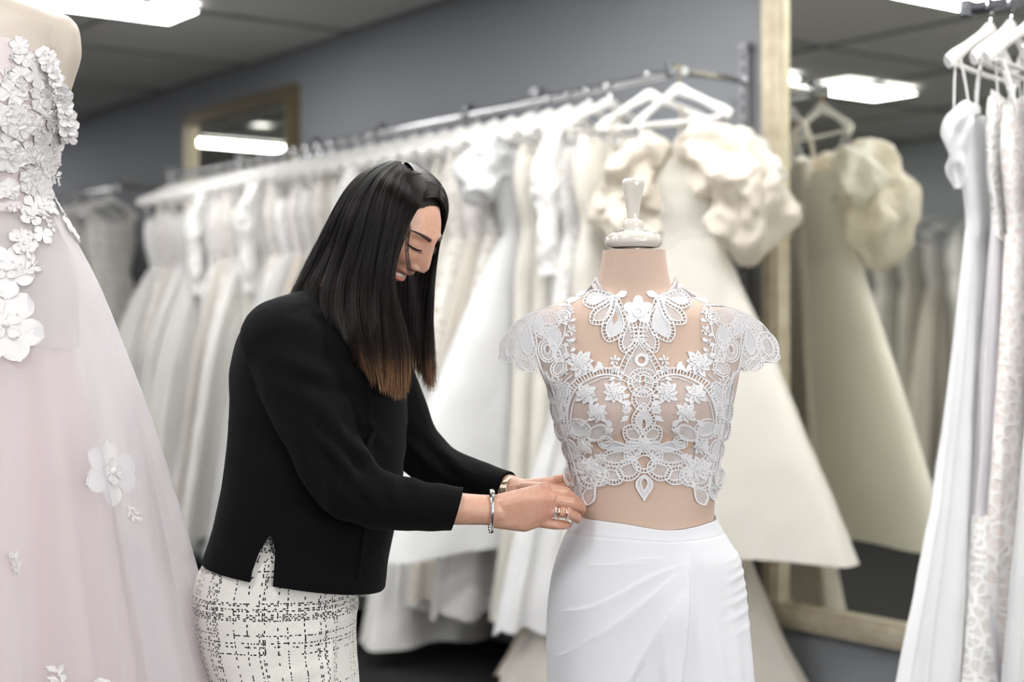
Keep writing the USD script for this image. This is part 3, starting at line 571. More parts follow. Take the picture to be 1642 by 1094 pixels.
obj('stand_base', lathe([(0, 0), (0.17, 0), (0.175, 0.012), (0.165, 0.022), (0.06, 0.035), (0.03, 0.06), (0.018, 0.08), (0, 0.08)], 48).apply_translation(FORM_BASE), M['gloss'], form, world=True, smooth=40)

# ------------------------------------------------------------------ draped white wrap skirt on the dress form
SK = np.array([   # row, left, right, depth
    (826, 921, 1150, .100), (845, 912, 1157, .104), (870, 902, 1170, .110), (900, 891, 1186, .117), (940, 882, 1193, .122), (990, 877, 1198, .126), (1040, 876, 1202, .130), (1094, 877, 1206, .135),
    (1200, 872, 1214, .145), (1400, 860, 1232, .165), (1620, 846, 1250, .185), (1740, 838, 1258, .195)], float)
_sk = {k: PchipInterpolator(SK[:, 0], SK[:, k]) for k in (1, 2, 3)}
nv, nu = 420, 420
vv = np.concatenate([np.linspace(826, 1110, 300), np.linspace(1114, 1725, 80)]); tt = np.linspace(0, 2 * PI, nu, endpoint=False) - PI / 2 + PI
V, TH = np.meshgrid(vv, tt, indexing='ij')
l, r, b = (_sk[k](V) for k in (1, 2, 3))
c, s = np.cos(TH), np.sin(TH); rad = (np.abs(c) ** 2.3 + np.abs(s) ** 2.3) ** (-1 / 2.3)
U = (l + r) / 2 + (r - l) / 2 * rad * c                        # pixel column
front = s < 0
disp = np.zeros_like(V)
def crease(pts, amp, wide, sharp=3.0, side=1):
    """A fold laid over: cloth rises towards the crease line over `wide` pixels on one side and drops quickly on the other."""
    global disp
    line = spline(np.array(pts, float), 160); tr = cKDTree(line)
    d, k = tr.query(np.stack([U.ravel(), V.ravel()], -1)); d = d.reshape(V.shape); k = k.reshape(V.shape)
    tan = np.gradient(line, axis=0); tan /= np.linalg.norm(tan, axis=1, keepdims=True)
    sd = side * (tan[k][..., 0] * (V - line[k][..., 1]) - tan[k][..., 1] * (U - line[k][..., 0]))
    q = k / 159.0; env = np.minimum(1, sstep(0, 0.25, q)) * (1 - sstep(0.86, 1.0, q)) * np.where((k == 0) | (k == 159), np.exp(-(d / 10) ** 2), 1.0)
    h = np.where(sd > 0, np.exp(-sd / wide), np.exp(sd / sharp))
    disp += np.where(front, amp * h * env * sstep(882, 925, U), 0)
crease([(1087, 893), (1050, 905), (1000, 932), (960, 955), (915, 968), (890, 974)], 0.0048, 26, 1.8, -1)
crease([(1075, 905), (1040, 935), (1000, 972), (930, 1022), (885, 1046), (845, 1066)], 0.0080, 40, 1.8, -1)
crease([(1089, 922), (1060, 975), (1022, 1045), (990, 1110), (950, 1200)], 0.0130, 34, 2.0, -1)
crease([(1092, 866), (1091, 925), (1086, 1000), (1074, 1110), (1062, 1210)], 0.0120, 26, 2.0, 1)
crease([(1040, 889), (1000, 893), (935, 897)], 0.0014, 14, 3.0, -1)
crease([(1060, 884), (1015, 886), (985, 892)], 0.0012, 10, 3.0, -1)
for cxp, amp, w in ((1112, 0.005, 9), (1136, 0.007, 11), (1165, 0.008, 12), (1188, 0.008, 9), (1052, 0.0065, 8), (1064, 0.005, 5)):
    disp += np.where(front, amp * np.exp(-((U - cxp - (V - 1000) * 0.06) / w) ** 2) * sstep(930, 1080, V), 0)
for yy, amp in ((886, 0.0022), (900, 0.0018), (916, 0.0024), (936, 0.002), (952, 0.0024), (974, 0.0018), (1000, 0.0014)):      # gathers bunched into the right side seam
    disp += amp * np.exp(-((V - yy - (1190 - U) * 0.25) / 5.5) ** 2) * sstep(1135, 1198, U)
foldF = fold_fn(7, 9)
disp += sstep(1050, 1700, V) * 0.03 * foldF(TH, 0.3 * (V - 1050) / 600)
disp -= 0.0010 * np.exp(-((V - 853) / 2.2) ** 2)                # waistband seam
P = np.stack([(U - CX) * S + disp * c, DM + (b * rad) * s + disp * s, CAMZ + (CY - V) * S], -1)
# waistband dips at the front right, as in the photograph
P[..., 2] -= np.exp(-((V - 826) / 30) ** 2) * np.where(front, (0.016 * np.exp(-((U - 1070) / 70) ** 2) + 0.004), 0.006) - 0.003
rimin = P[0].copy(); cen = rimin.mean(0); rimin[:, :2] = cen[:2] + (rimin[:, :2] - cen[:2]) * 0.965
P = np.concatenate([(rimin - [0, 0, 0.03])[None], (rimin + [0, 0, 0.001])[None], P])
M['crepe'] = cloth('white_crepe', (0.80, 0.805, 0.835), rough=0.7, sheen=0.15, weave=1500.0, bump=0.08, translucent=0.12)
skirt = thing('draped_skirt', 'white wrap skirt with fanned drape folds on the middle dress form', 'skirt', FORM_BASE)
obj('skirt_drape', grid(P[::-1], True), M['crepe'], skirt, world=True, smooth=True)

# ------------------------------------------------------------------ left mannequin on its plinth, with the floral gown
LC = px(-36, 547, 2.85); LX, LY = LC[0], LC[1]; SL = 2.85 / FPX
def lz(y): return CAMZ + (CY - y) * SL
M['mannequin'] = mat('mannequin_skin', (0.52, 0.455, 0.39), 0.5)
M['plinth'] = mat('plinth_paint', (0.55, 0.55, 0.55), 0.5)
lm = thing('mannequin', 'pale cream mannequin torso with arm stump at the left edge', 'mannequin', (LX, LY, 0.42))
mr = np.array([(-150, 46, .052), (-60, 47, .053), (-30, 52, .056), (-8, 70, .062), (8, 98, .068), (22, 128, .075), (45, 150, .084), (80, 140, .094), (120, 132, .104), (170, 134, .108), (230, 122, .100), (310, 110, .088), (400, 140, .105), (480, 160, .115), (560, 160, .11)], float)
yy = np.linspace(-150, 560, 110); a_ = PchipInterpolator(mr[:, 0], mr[:, 1])(yy) * SL; b_ = PchipInterpolator(mr[:, 0], mr[:, 2])(yy)
th = np.linspace(0, 2 * PI, 72, endpoint=False); rd = (np.abs(np.cos(th)) ** 2.2 + np.abs(np.sin(th)) ** 2.2) ** (-1 / 2.2)
Pm = np.stack([LX + a_[:, None] * rd * np.cos(th), LY + b_[:, None] * rd * np.sin(th), np.broadcast_to(lz(yy)[:, None], (110, 72))], -1)
man = mf(grid(Pm[::-1], True, True, True))
def ball(p, r, seg=24): return Manifold.sphere(float(r), seg).translate([float(q) for q in p])
def bone(p, q, r0, r1, seg=24): return Manifold.batch_hull([ball(p, r0, seg), ball(q, r1, seg)])
for sx in (-1, 1):
    e = lambda x, y: np.array([LX + sx * (x + 36) * SL, LY, lz(y)])
    man += bone(e(88, 60), e(97, 85), 0.046, 0.038) + bone(e(97, 85), e(93, 140), 0.038, 0.024)
man = man.refine_to_length(0.012); tmm = tm(man); trimesh.smoothing.filter_taubin(tmm, iterations=12)
obj('torso', tmm, M['mannequin'], lm, world=True, smooth=60)
obj('neck_cap', lathe([(0, lz(-149)), (0.052, lz(-149)), (0.052, lz(-155)), (0.04, lz(-163)), (0, lz(-165))], 32).apply_translation([LX, LY, 0]), M['gloss'], lm, world=True)
obj('stand_pole', tube([(LX, LY, 0.46), (LX, LY, 0.8), (LX, LY, lz(555))], 0.016, 14), M['chrome'], lm, world=True)
obj('stand_base', lathe([(0, 0), (0.16, 0), (0.16, 0.012), (0.05, 0.03), (0.02, 0.05), (0, 0.05)], 40).apply_translation([LX, LY, 0.42]), M['chrome'], lm, world=True)
pl = obj('display_plinth', rounded((1.5, 1.0, 0.42), 0.01, (0, 0, 0.21)), M['plinth']); UsdGeom.Xformable(pl).AddTranslateOp().Set(Gf.Vec3d(float(LX), float(LY + 0.05), 0))
tag(pl, 'low grey plinth under the blush floral gown at the left', 'plinth')

M['blush_lining'] = cloth('blush_lining', (0.86, 0.655, 0.62), rough=0.7, sheen=0.2, translucent=0.2)
M['blush_tulle'] = sheer('blush_white_tulle', (0.86, 0.845, 0.87), 0.46)
M['pale_tulle'] = sheer('pale_tulle', (0.83, 0.815, 0.84), 0.36)
M['bodice_tulle'] = cloth('blush_bodice', (0.78, 0.69, 0.69), (0.78, 0.69, 0.69), rough=0.7, sheen=0.3, translucent=0.2)
M['petal'] = cloth('lace_petal', (0.88, 0.86, 0.86), rough=0.7, sheen=0.4, weave=600.0, bump=0.35, translucent=0.25)
fg = thing('floral_gown', 'blush tulle ball gown with white flower appliques at the left edge', 'wedding dress', (LX, LY, 0.425))
GR = np.array([  # row, half width in px, depth in metres (lining radius follows)
    (95, 128, .108), (140, 133, .113), (190, 132, .115), (240, 123, .108), (310, 113, .096), (345, 128, .105), (400, 160, .125), (460, 189, .150), (560, 226, .185), (680, 265, .225), (800, 297, .26), (930, 328, .30), (1094, 369, .345), (1380, 435, .42)], float)
_ga = PchipInterpolator(GR[:, 0], GR[:, 1]); _gb = PchipInterpolator(GR[:, 0], GR[:, 2])
def gown_surface(v, th, off=0.0, folds=1.0, seed=21, shrink=1.0):
    v, th = np.broadcast_arrays(np.asarray(v, float), np.asarray(th, float))
    a = _ga(v) * SL * shrink; b = _gb(v) * shrink
    q = sstep(330, 1100, v)
    F = fold_fn(seed, 13, 0.85)(th, 0.25 * q)
    k = off + folds * 0.030 * q * F
    return np.stack([LX + (a + k) * np.cos(th), LY + (b + k) * np.sin(th), lz(v)], -1)
th = np.linspace(0, 2 * PI, 260, endpoint=False)
v1 = np.linspace(95, 345, 60); rows = gown_surface(v1[:, None], th[None], 0.004)
rows[:, :, 2] += (0.022 * np.exp(-((np.cos(th) - 0.5) / 0.3) ** 2) + 0.022 * np.exp(-((np.cos(th) + 0.5) / 0.3) ** 2))[None] * (np.sin(th) < 0.2) * (1 - sstep(95, 150, v1))[:, None]
obj('bodice', grid(rows[::-1], True), M['bodice_tulle'], fg, world=True, smooth=True)
v2 = np.linspace(325, 1370, 130)
obj('lining', grid(gown_surface(v2[:, None], th[None], -0.012, 1.1, 33, 0.70)[::-1], True), M['blush_lining'], fg, world=True, smooth=True)
obj('tulle_layer', grid(gown_surface(v2[:, None], th[None], -0.004, 1.3, 27, 0.93)[::-1], True), M['pale_tulle'], fg, world=True, smooth=True)
obj('tulle_layer', grid(gown_surface(v2[:, None], th[None], 0.004, 1.0, 21)[::-1], True), M['blush_tulle'], fg, world=True, smooth=True)
def surf_frame(fn, v, th):
    p = fn(v, th); du = fn(v, th + 0.02) - fn(v, th - 0.02); dv = fn(v - 3, th) - fn(v + 3, th)
    du /= np.linalg.norm(du); n = np.cross(du, dv); n /= np.linalg.norm(n); w = np.cross(n, du)
    return p, du, w, n
def petal_mesh(L, Wd, seed, cup=0.25, n=13, m=7, thick=0.0012):
    """One petal from the origin along +y in the xy plane, cupped and ruffled, with a little thickness."""
    r = np.random.default_rng(seed); u = (1 - (1 - np.linspace(0, 1, n)) ** 1.5)[:, None]; w = np.linspace(-1, 1, m)[None]
    hw = Wd / 2 * np.where(u > 0.62, np.sqrt(np.clip(1 - ((u - 0.62) / 0.385) ** 2, 0, 1)), 0.12 + 0.88 * (np.clip(u, 0, 0.62) / 0.62) ** 0.85)
    x = w * hw; y = L * (u + 0.05 * (1 - w ** 2) * u); z = cup * Wd * (w ** 2) * u * 0.14 + 0.02 * L * u ** 2 + 0.002 * np.sin(5 * w + 6 * u + r.uniform(0, 6)) * u
    top = np.stack([x, y, z + thick], -1); bot = np.stack([x, y, z], -1)
    A = grid(top, False); B = grid(bot, False, flip=True)
    rim = np.concatenate([np.arange(m), m * np.arange(1, n) + m - 1, (n - 1) * m + np.arange(m - 2, -1, -1), m * np.arange(n - 2, 0, -1)])
    off = n * m; r2 = np.roll(rim, -1)
    side = np.concatenate([np.stack([rim, rim + off, r2 + off], -1), np.stack([rim, r2 + off, r2], -1)])
    return trimesh.Trimesh(np.vstack([A.vertices, B.vertices]), np.vstack([A.faces, B.faces + off, side]), process=False)
def flower_mesh(R, petals, seed, inner=True):
    r = np.random.default_rng(seed); ms = []
    for k in range(petals):
        p = petal_mesh(R * r.uniform(0.88, 1.08), R * (0.90 if petals <= 5 else 0.74), seed + k)
        ms.append(xform(p, (0, 0, 0.0005 * (k % 2)), rz=2 * PI * k / petals + r.uniform(-0.15, 0.15)))
    if inner:
        for k in range(4): ms.append(xform(petal_mesh(R * 0.4, R * 0.34, seed + 30 + k, cup=0.6), (0, 0, 0.0025), rz=2 * PI * k / 4 + 0.4))
        ms.append(xform(trimesh.creation.icosphere(1, R * 0.10), (0, 0, 0.005)))
    return cat(ms)
def leaf_spray(R, seed, n=5):
    r = np.random.default_rng(seed); ms = [tube(spline([(0, 0, 0.001), (R * 0.1, R * 0.6, 0.002), (-R * 0.05, R * 1.25, 0.001)], 8), 0.0012, 5)]
    for k in range(n):
        s = 1 if k % 2 else -1; ms.append(xform(petal_mesh(R * 0.55, R * 0.26, seed + k), (0, R * (0.15 + 1.0 * k / n), 0.001), rz=-s * r.uniform(0.5, 1.0)))
    return cat(ms)
def applique(mesh, fn, v, th, roll, parent, m, name, lift=0.002):
    p, du, w, n = surf_frame(fn, v, th)
    c, s = math.cos(roll), math.sin(roll); X = c * du + s * w; Y = -s * du + c * w
    q = mesh.vertices[:, 0:1] * X + mesh.vertices[:, 1:2] * Y
    d = (mesh.vertices[:, 0] ** 2 + mesh.vertices[:, 1] ** 2)
    q = p + q + (mesh.vertices[:, 2:3] + lift) * n - (d / 0.5)[:, None] * n * 0.25
    obj(name, trimesh.Trimesh(q, mesh.faces, process=False), m, parent, world=True, smooth=50)
gs = lambda v, th: gown_surface(v, th, 0.005)
def th_at(x, v):                     # angle on the camera side whose point shows near pixel column x
    a = (x + 36) / _ga(v); return -math.acos(float(np.clip(a, -0.98, 0.98)))
for x, v, R, npet, roll in ((52, 524, 62, 6, 0.3), (209, 748, 54, 6, 0.9), (44, 440, 44, 5, 1.9), (0, 668, 26, 6, 0.2), (222, 1090, 54, 6, 0.4), (-60, 560, 44, 6, 1.2), (-110, 720, 42, 6, 0.5), (-40, 880, 42, 6, 0.1), (-150, 930, 44, 6, 0.7), (-30, 400, 34, 5, 0.9)):
    applique(flower_mesh(R * SL, npet, int(x + v)), gs, v, th_at(x, v), roll, fg, M['petal'], 'flower_applique')
for x, v, R, roll in ((60, 450, 34, -0.9), (100, 890, 30, 0.2), (175, 1060, 34, 0.35), (230, 800, 22, -2.6), (36, 580, 26, 3.0), (75, 385, 30, 2.6), (20, 640, 20, 0.4), (220, 1100, 30, -1.0)):
    applique(leaf_spray(R * SL, int(x * 3 + v)), gs, v, th_at(x, v), roll, fg, M['petal'], 'leaf_applique')
rg = np.random.default_rng(5)
for k in range(230):
    v = rg.uniform(88, 400); th_ = rg.uniform(-PI * 0.98, -0.02) if k % 4 else rg.uniform(-0.9, 0.25)
    if v > 330 and rg.random() < 0.6: continue
    R = rg.uniform(13, 25) * SL
    mm = flower_mesh(R, rg.integers(4, 6), 300 + k, inner=k % 3 == 0) if k % 3 else leaf_spray(R * 1.1, 300 + k, 4)
    applique(mm, gs, v, th_, rg.uniform(0, 6.28), fg, M['petal'], 'flower_applique' if k % 3 else 'leaf_applique', 0.002 + 0.002 * rg.random())
for sx in (-1, 1):                   # off-the-shoulder floral bands
    pth = spline([(LX + sx * (85 + 36) * SL, LY - 0.055, lz(100)), (LX + sx * (104 + 36) * SL, LY - 0.06, lz(140)), (LX + sx * (114 + 36) * SL, LY - 0.045, lz(185)), (LX + sx * (113 + 36) * SL, LY - 0.02, lz(222)), (LX + sx * (104 + 36) * SL, LY + 0.01, lz(200)), (LX + sx * (95 + 36) * SL, LY + 0.05, lz(140)), (LX + sx * (80 + 36) * SL, LY + 0.06, lz(105))], 40)
    sl = obj('shoulder_band', tube(pth, 0.010, 10, squash=0.5), M['bodice_tulle'], fg, world=True)
    for k in range(0, 24, 2):
        f = xform(flower_mesh(rg.uniform(13, 18) * SL, 5, 500 + k), rx=PI / 2 + rg.uniform(-0.5, 0.5), rz=sx * rg.uniform(0.0, 0.9))
        f.apply_translation(pth[k] + [sx * 0.006, -0.010, 0]); obj('band_flower', f, M['petal'], sl, world=True, smooth=50)
# ------------------------------------------------------------------ the woman fitting the skirt
M['skin'] = usdkit.material(stage, '/World/Looks/skin', {'tc': ('texture_coordinate', {}), 'n': ('noise_texture', {'scale': 120.0, 'detail': 5.0}), 'n2': ('noise_texture', {'scale': 700.0, 'detail': 2.0}),
    'a': ('attribute', {'attribute': 'flush'}), 'r': ('rgb_ramp', {'ramp': [(0.3, (0.59, 0.33, 0.23)), (0.7, (0.65, 0.38, 0.275))]}),
    'mx': ('mix_color', {'b': (0.44, 0.115, 0.10)}), 'b': ('bump', {'strength': 0.18, 'distance': 0.002}),
    'p': ('principled_bsdf', {'roughness': 0.42, 'subsurface_weight': 0.12, 'subsurface_scale': 0.006, 'specular_ior_level': 0.5})},
    [('tc.object', 'n.vector'), ('tc.object', 'n2.vector'), ('n.fac', 'r.fac'), ('r.color', 'mx.a'), ('a.fac', 'mx.fac'), ('mx.result', 'p.base_color'), ('n2.fac', 'b.height'), ('b.normal', 'p.normal')], surface='p.BSDF')
M['knit'] = usdkit.material(stage, '/World/Looks/black_knit', {'tc': ('texture_coordinate', {}), 'w': ('wave_texture', {'scale': 300.0, 'bands_direction': 'z', 'distortion': 1.5}), 'b': ('bump', {'strength': 0.25, 'distance': 0.001}),
    'p': ('principled_bsdf', {'base_color': (0.0026, 0.0026, 0.0031), 'roughness': 0.9, 'sheen_weight': 0.015, 'specular_ior_level': 0.12})}, [('tc.object', 'w.vector'), ('w.fac', 'b.height'), ('b.normal', 'p.normal')], surface='p.BSDF')
M['black'] = mat('black_blouse', (0.011, 0.011, 0.012), 0.6)
M['lash'] = mat('lash_black', (0.012, 0.009, 0.008), 0.5)
M['brow'] = mat('brow_brown', (0.045, 0.024, 0.016), 0.6)
M['teeth'] = mat('teeth', (0.82, 0.80, 0.76), 0.25)
M['eye'] = mat('eye_white', (0.75, 0.72, 0.70), 0.15)
M['iris'] = mat('iris', (0.04, 0.025, 0.018), 0.1)
M['lip'] = mat('lip', (0.50, 0.16, 0.14), 0.32)
M['silver'] = mat('silver', (0.86, 0.85, 0.84), 0.12, 1.0)
M['gold'] = mat('rose_gold', (0.80, 0.60, 0.44), 0.22, 1.0)
M['leather'] = mat('shoe_leather', (0.02, 0.018, 0.018), 0.3)
# tweed: cream boucle with broken dark threads both ways; the weave follows the cloth's own (around, down) coordinates in metres
def _threads(axis, other):
    return {f'f{axis}': ('math', {'math_type': 'multiply', 'value2': 300.0}), f'fl{axis}': ('math', {'math_type': 'floor'}), f'wn{axis}': ('white_noise_texture', {'dimensions': '1D'}),
            f'cl{axis}': ('noise_texture', {'dimensions': '1D', 'scale': 0.065, 'detail': 1.0}), f'th{axis}': ('map_range', {'from_min': 0.42, 'from_max': 0.66, 'to_min': 0.05, 'to_max': 0.52, 'clamp': True}),
            f'on{axis}': ('math', {'math_type': 'less_than'}), f'fr{axis}': ('math', {'math_type': 'fraction'}), f'in{axis}': ('math', {'math_type': 'less_than', 'value2': 0.74}),
            f'cv{axis}': ('combine_xyz', {}), f'd1{axis}': ('math', {'math_type': 'multiply', 'value2': 190.0}), f'dn{axis}': ('noise_texture', {'dimensions': '3D', 'scale': 1.0, 'detail': 0.0}),
            f'dg{axis}': ('math', {'math_type': 'greater_than', 'value2': 0.50}), f'm1{axis}': ('math', {'math_type': 'multiply'}), f'm2{axis}': ('math', {'math_type': 'multiply'})}
def _tl(axis, src, osrc):
    a = axis
    return [(src, f'f{a}.value1'), (f'f{a}.value', f'fl{a}.value1'), (f'fl{a}.value', f'wn{a}.w'), (f'fl{a}.value', f'cl{a}.w'), (f'cl{a}.fac', f'th{a}.value'), (f'wn{a}.value', f'on{a}.value1'), (f'th{a}.result', f'on{a}.value2'),
            (f'f{a}.value', f'fr{a}.value1'), (f'fr{a}.value', f'in{a}.value1'), (osrc, f'd1{a}.value1'), (f'd1{a}.value', f'cv{a}.x'), (f'fl{a}.value', f'cv{a}.y'), (f'cv{a}.vector', f'dn{a}.vector'), (f'dn{a}.fac', f'dg{a}.value1'),
            (f'on{a}.value', f'm1{a}.value1'), (f'in{a}.value', f'm1{a}.value2'), (f'm1{a}.value', f'm2{a}.value1'), (f'dg{a}.value', f'm2{a}.value2')]
_n = {'uv': ('uvmap', {'attribute': 'st'}), 'wob': ('noise_texture', {'scale': 22.0, 'detail': 2.0}), 'ws': ('vector_math', {'math_type': 'multiply_add', 'vector2': (0.006, 0.006, 0), 'vector3': (0, 0, 0)}),
      'sep': ('separate_xyz', {}), 'mxm': ('math', {'math_type': 'maximum'}), 'boucle': ('noise_texture', {'scale': 700.0, 'detail': 3.0}),
      'rc': ('rgb_ramp', {'ramp': [(0.25, (0.62, 0.60, 0.55)), (0.75, (0.84, 0.82, 0.77))]}), 'c': ('mix_color', {'b': (0.035, 0.034, 0.038)}), 'hs': ('math', {'math_type': 'subtract'}), 'b': ('bump', {'strength': 0.7, 'distance': 0.0015}),
      'p': ('principled_bsdf', {'roughness': 0.95, 'sheen_weight': 0.3, 'specular_ior_level': 0.1})}
_n.update(_threads('u', 'v')); _n.update(_threads('v', 'u'))
_l = [('uv.UV', 'wob.vector'), ('wob.color', 'ws.vector1'), ('uv.UV', 'ws.vector3'), ('ws.vector', 'sep.vector'), ('m2u.value', 'mxm.value1'), ('m2v.value', 'mxm.value2'), ('uv.UV', 'boucle.vector'), ('boucle.fac', 'rc.fac'),
      ('rc.color', 'c.a'), ('mxm.value', 'c.fac'), ('c.result', 'p.base_color'), ('boucle.fac', 'b.height'), ('b.normal', 'p.normal')] + _tl('u', 'sep.x', 'sep.y') + _tl('v', 'sep.y', 'sep.x')
M['tweed'] = usdkit.material(stage, '/World/Looks/tweed', _n, _l, surface='p.BSDF')

DW = 2.93
WB = px(450, 547, DW); WB[2] = 0
woman = thing('person', 'dark haired woman in black cardigan and tweed skirt bending to fit the white skirt', 'person', WB)
# --- head, sculpted in its own frame: x forward, y to her left, z up
def head_verts():
    m = trimesh.creation.icosphere(6, 1.0); n = m.vertices
    x, y, z = n[:, 0] * 0.094, n[:, 1] * 0.073, n[:, 2] * 0.116
    low = sstep(0.02, -0.11, z)
    y = y * (1 - 0.36 * low); x = np.where(x > 0, x * (1 - 0.08 * low), x * (1 - 0.45 * low))
    x = x - 0.012 * sstep(0.03, 0.11, z) * (x > 0)
    g = lambda yy, zz, sy, sz: np.exp(-((y - yy) / sy) ** 2 - ((z - zz) / sz) ** 2)
    f = sstep(0.0, 0.04, x)                                  # only the front is sculpted
    d = np.zeros_like(x)
    ridge = np.interp(z, [-0.050, -0.041, -0.034, -0.022, 0.0, 0.020, 0.032, 0.05], [0, 0.006, 0.0205, 0.022, 0.0125, 0.006, 0.003, 0])
    sy = np.interp(z, [-0.045, -0.03, 0.0, 0.03], [0.011, 0.0105, 0.0085, 0.012])
    d += ridge * np.exp(-(y / sy) ** 2)
    for s in (-1, 1):
        d += 0.0085 * g(s * 0.0135, -0.034, 0.006, 0.007)                    # nostril wings
        d -= 0.0085 * g(s * 0.0068, -0.0415, 0.0042, 0.0032)
        d -= 0.0105 * g(s * 0.031, 0.012, 0.016, 0.011)                      # sockets
        d += 0.0065 * g(s * 0.031, 0.011, 0.0125, 0.0075)                    # lidded eyes
        d += 0.0035 * g(s * 0.030, 0.031, 0.022, 0.007)                      # brow ridge
        d += 0.0075 * g(s * 0.040, -0.022, 0.018, 0.016)                     # raised cheeks of a smile
        d -= 0.004 * g(s * 0.030, -0.047, 0.006, 0.014)                      # smile fold
        d -= 0.003 * g(s * 0.052, -0.055, 0.014, 0.02)
    mz = -0.062 + 9.0 * y ** 2                                                # smiling mouth line
    d += 0.0060 * np.exp(-(y / 0.024) ** 2 - ((z - mz - 0.0085) / 0.0048) ** 2) + 0.0068 * np.exp(-(y / 0.021) ** 2 - ((z - mz + 0.0098) / 0.0055) ** 2)
    d -= 0.0085 * np.exp(-(y / 0.027) ** 4 - ((z - mz) / 0.0052) ** 2)
    d += 0.006 * g(0, -0.098, 0.018, 0.014)                                  # chin
    d -= 0.003 * g(0, -0.080, 0.02, 0.006)
    x = x + f * d
    return np.stack([x, y, z], -1), m.faces
PITCH, YAW, ROLL = math.radians(34), math.radians(30), math.radians(0)
HC = px(629, 364, 2.915)
_R = trimesh.transformations
HR = (_R.rotation_matrix(-YAW, [0, 0, 1]) @ _R.rotation_matrix(PITCH, [0, 1, 0]) @ _R.rotation_matrix(ROLL, [1, 0, 0]))[:3, :3]
def hw(p): return np.asarray(p, float) @ HR.T + HC           # head frame -> world
hv, hf = head_verts()
# --- skeleton (pixel, pixel, depth) with radii in metres
J = {k: px(*v) for k, v in dict(neck0=(572, 408, 2.95), neck1=(532, 484, 2.95), chest=(500, 570, 2.93), waist=(500, 770, 2.92), pelvis=(450, 950, 2.93),
     shR=(450, 535, 2.78), elR=(557, 786, 2.735), wrR=(792, 818, 2.765), shL=(585, 545, 3.06), elL=(668, 735, 3.07), wrL=(826, 790, 2.94)).items()}
def chain(pts, rad): 
    return [bone(pts[i], pts[i + 1], rad[i], rad[i + 1]) for i in range(len(pts) - 1)]
parts = chain([J['neck0'] + [0, 0, 0.03], J['neck1'], J['chest']], [0.052, 0.050, 0.09])
SR = [px(*p) for p in ((462, 552, 2.80), (478, 610, 2.775), (512, 695, 2.75), (556, 780, 2.735), (606, 801, 2.74), (668, 811, 2.75), (752, 817, 2.762))]
SL_ = [px(*p) for p in ((590, 560, 3.03), (628, 640, 3.07), (662, 712, 3.075), (700, 748, 3.05), (752, 768, 3.01), (800, 782, 2.965), (830, 788, 2.94))]
parts += chain([SR[0], J['chest'], SL_[0]], [0.045, 0.09, 0.045]) + chain([J['chest'], J['waist'], J['pelvis']], [0.10, 0.092, 0.095])
parts += chain(SR + [J['wrR']], [.045, .045, .042, .038, .036, .033, .0275, .0262]) + chain(SL_, [.045, .045, .042, .037, .034, .030, .0265])
hipw = np.array([0.42, -0.90, 0]) * 0.066
feet = {}
for nm, sg in (('R', 1), ('L', -1)):
    hip = J['pelvis'] + sg * hipw + [0, 0, -0.02]; an = np.array([hip[0] - 0.03 - 0.04 * sg, hip[1] - 0.02 * sg, 0.155]); kn = (hip + an) / 2 + [0.03, 0, 0.02]
    feet[nm] = an
    parts += chain([hip, kn, kn * .62 + an * .38 + [-0.015, 0, 0], an], [0.076, 0.054, 0.052, 0.036])
    parts += chain([an, an + [0.075, -0.012, -0.085], an + [0.145, -0.02, -0.122]], [0.036, 0.030, 0.022])
body = Manifold.batch_boolean(parts, __import__('manifold3d').OpType.Add)
body = body.refine_to_length(0.016); bt = tm(body); trimesh.smoothing.filter_taubin(bt, iterations=14); body = mf(bt)
# --- hands
def finger(pts, rad): return Manifold.batch_boolean([bone(px(*pts[i]), px(*pts[i + 1]), rad[i], rad[i + 1], 20) for i in range(len(pts) - 1)], __import__('manifold3d').OpType.Add)
ADD = __import__('manifold3d').OpType.Add
palmR = Manifold.batch_hull([ball(px(*p), r, 20) for p, r in (((798, 812, 2.765), .021), ((798, 830, 2.77), .020), ((835, 802, 2.755), .017), ((840, 838, 2.765), .017), ((872, 786, 2.755), .0125), ((882, 801, 2.747), .0125), ((879, 818, 2.750), .012), ((866, 834, 2.760), .0115))])
fr = [finger([(872, 786, 2.757), (905, 789, 2.765), (922, 802, 2.795), (930, 808, 2.815)], [.0125, .0105, .0092, .0078]),
      finger([(882, 801, 2.750), (915, 806, 2.755), (931, 813, 2.785), (933, 818, 2.806)], [.0125, .0108, .0095, .008]),
      finger([(879, 819, 2.752), (909, 822, 2.751), (924, 829, 2.778), (926, 833, 2.800)], [.0118, .0102, .009, .0078]),
      finger([(864, 836, 2.762), (889, 841, 2.757), (904, 842, 2.775), (910, 842, 2.795)], [.0112, .0095, .0083, .007]),
      finger([(818, 806, 2.785), (846, 796, 2.815), (882, 797, 2.835), (912, 808, 2.835)], [.015, .0125, .0108, .0085])]
knuck = [ball(px(x, y, d), r, 20) for x, y, d, r in ((873, 783, 2.7535, .0112), (884, 799, 2.7465, .0114), (881, 817, 2.749, .0108), (866, 834, 2.758, .0102))]
hand = Manifold.batch_boolean([palmR, bone(px(780, 818, 2.765), px(802, 820, 2.766), 0.027, 0.0235)] + fr + knuck, ADD)
palmL = Manifold.batch_hull([ball(px(*p), r, 20) for p, r in (((830, 789, 2.935), .022), ((862, 780, 2.92), .016), ((866, 797, 2.92), .016), ((892, 774, 2.91), .012), ((894, 790, 2.908), .012))])
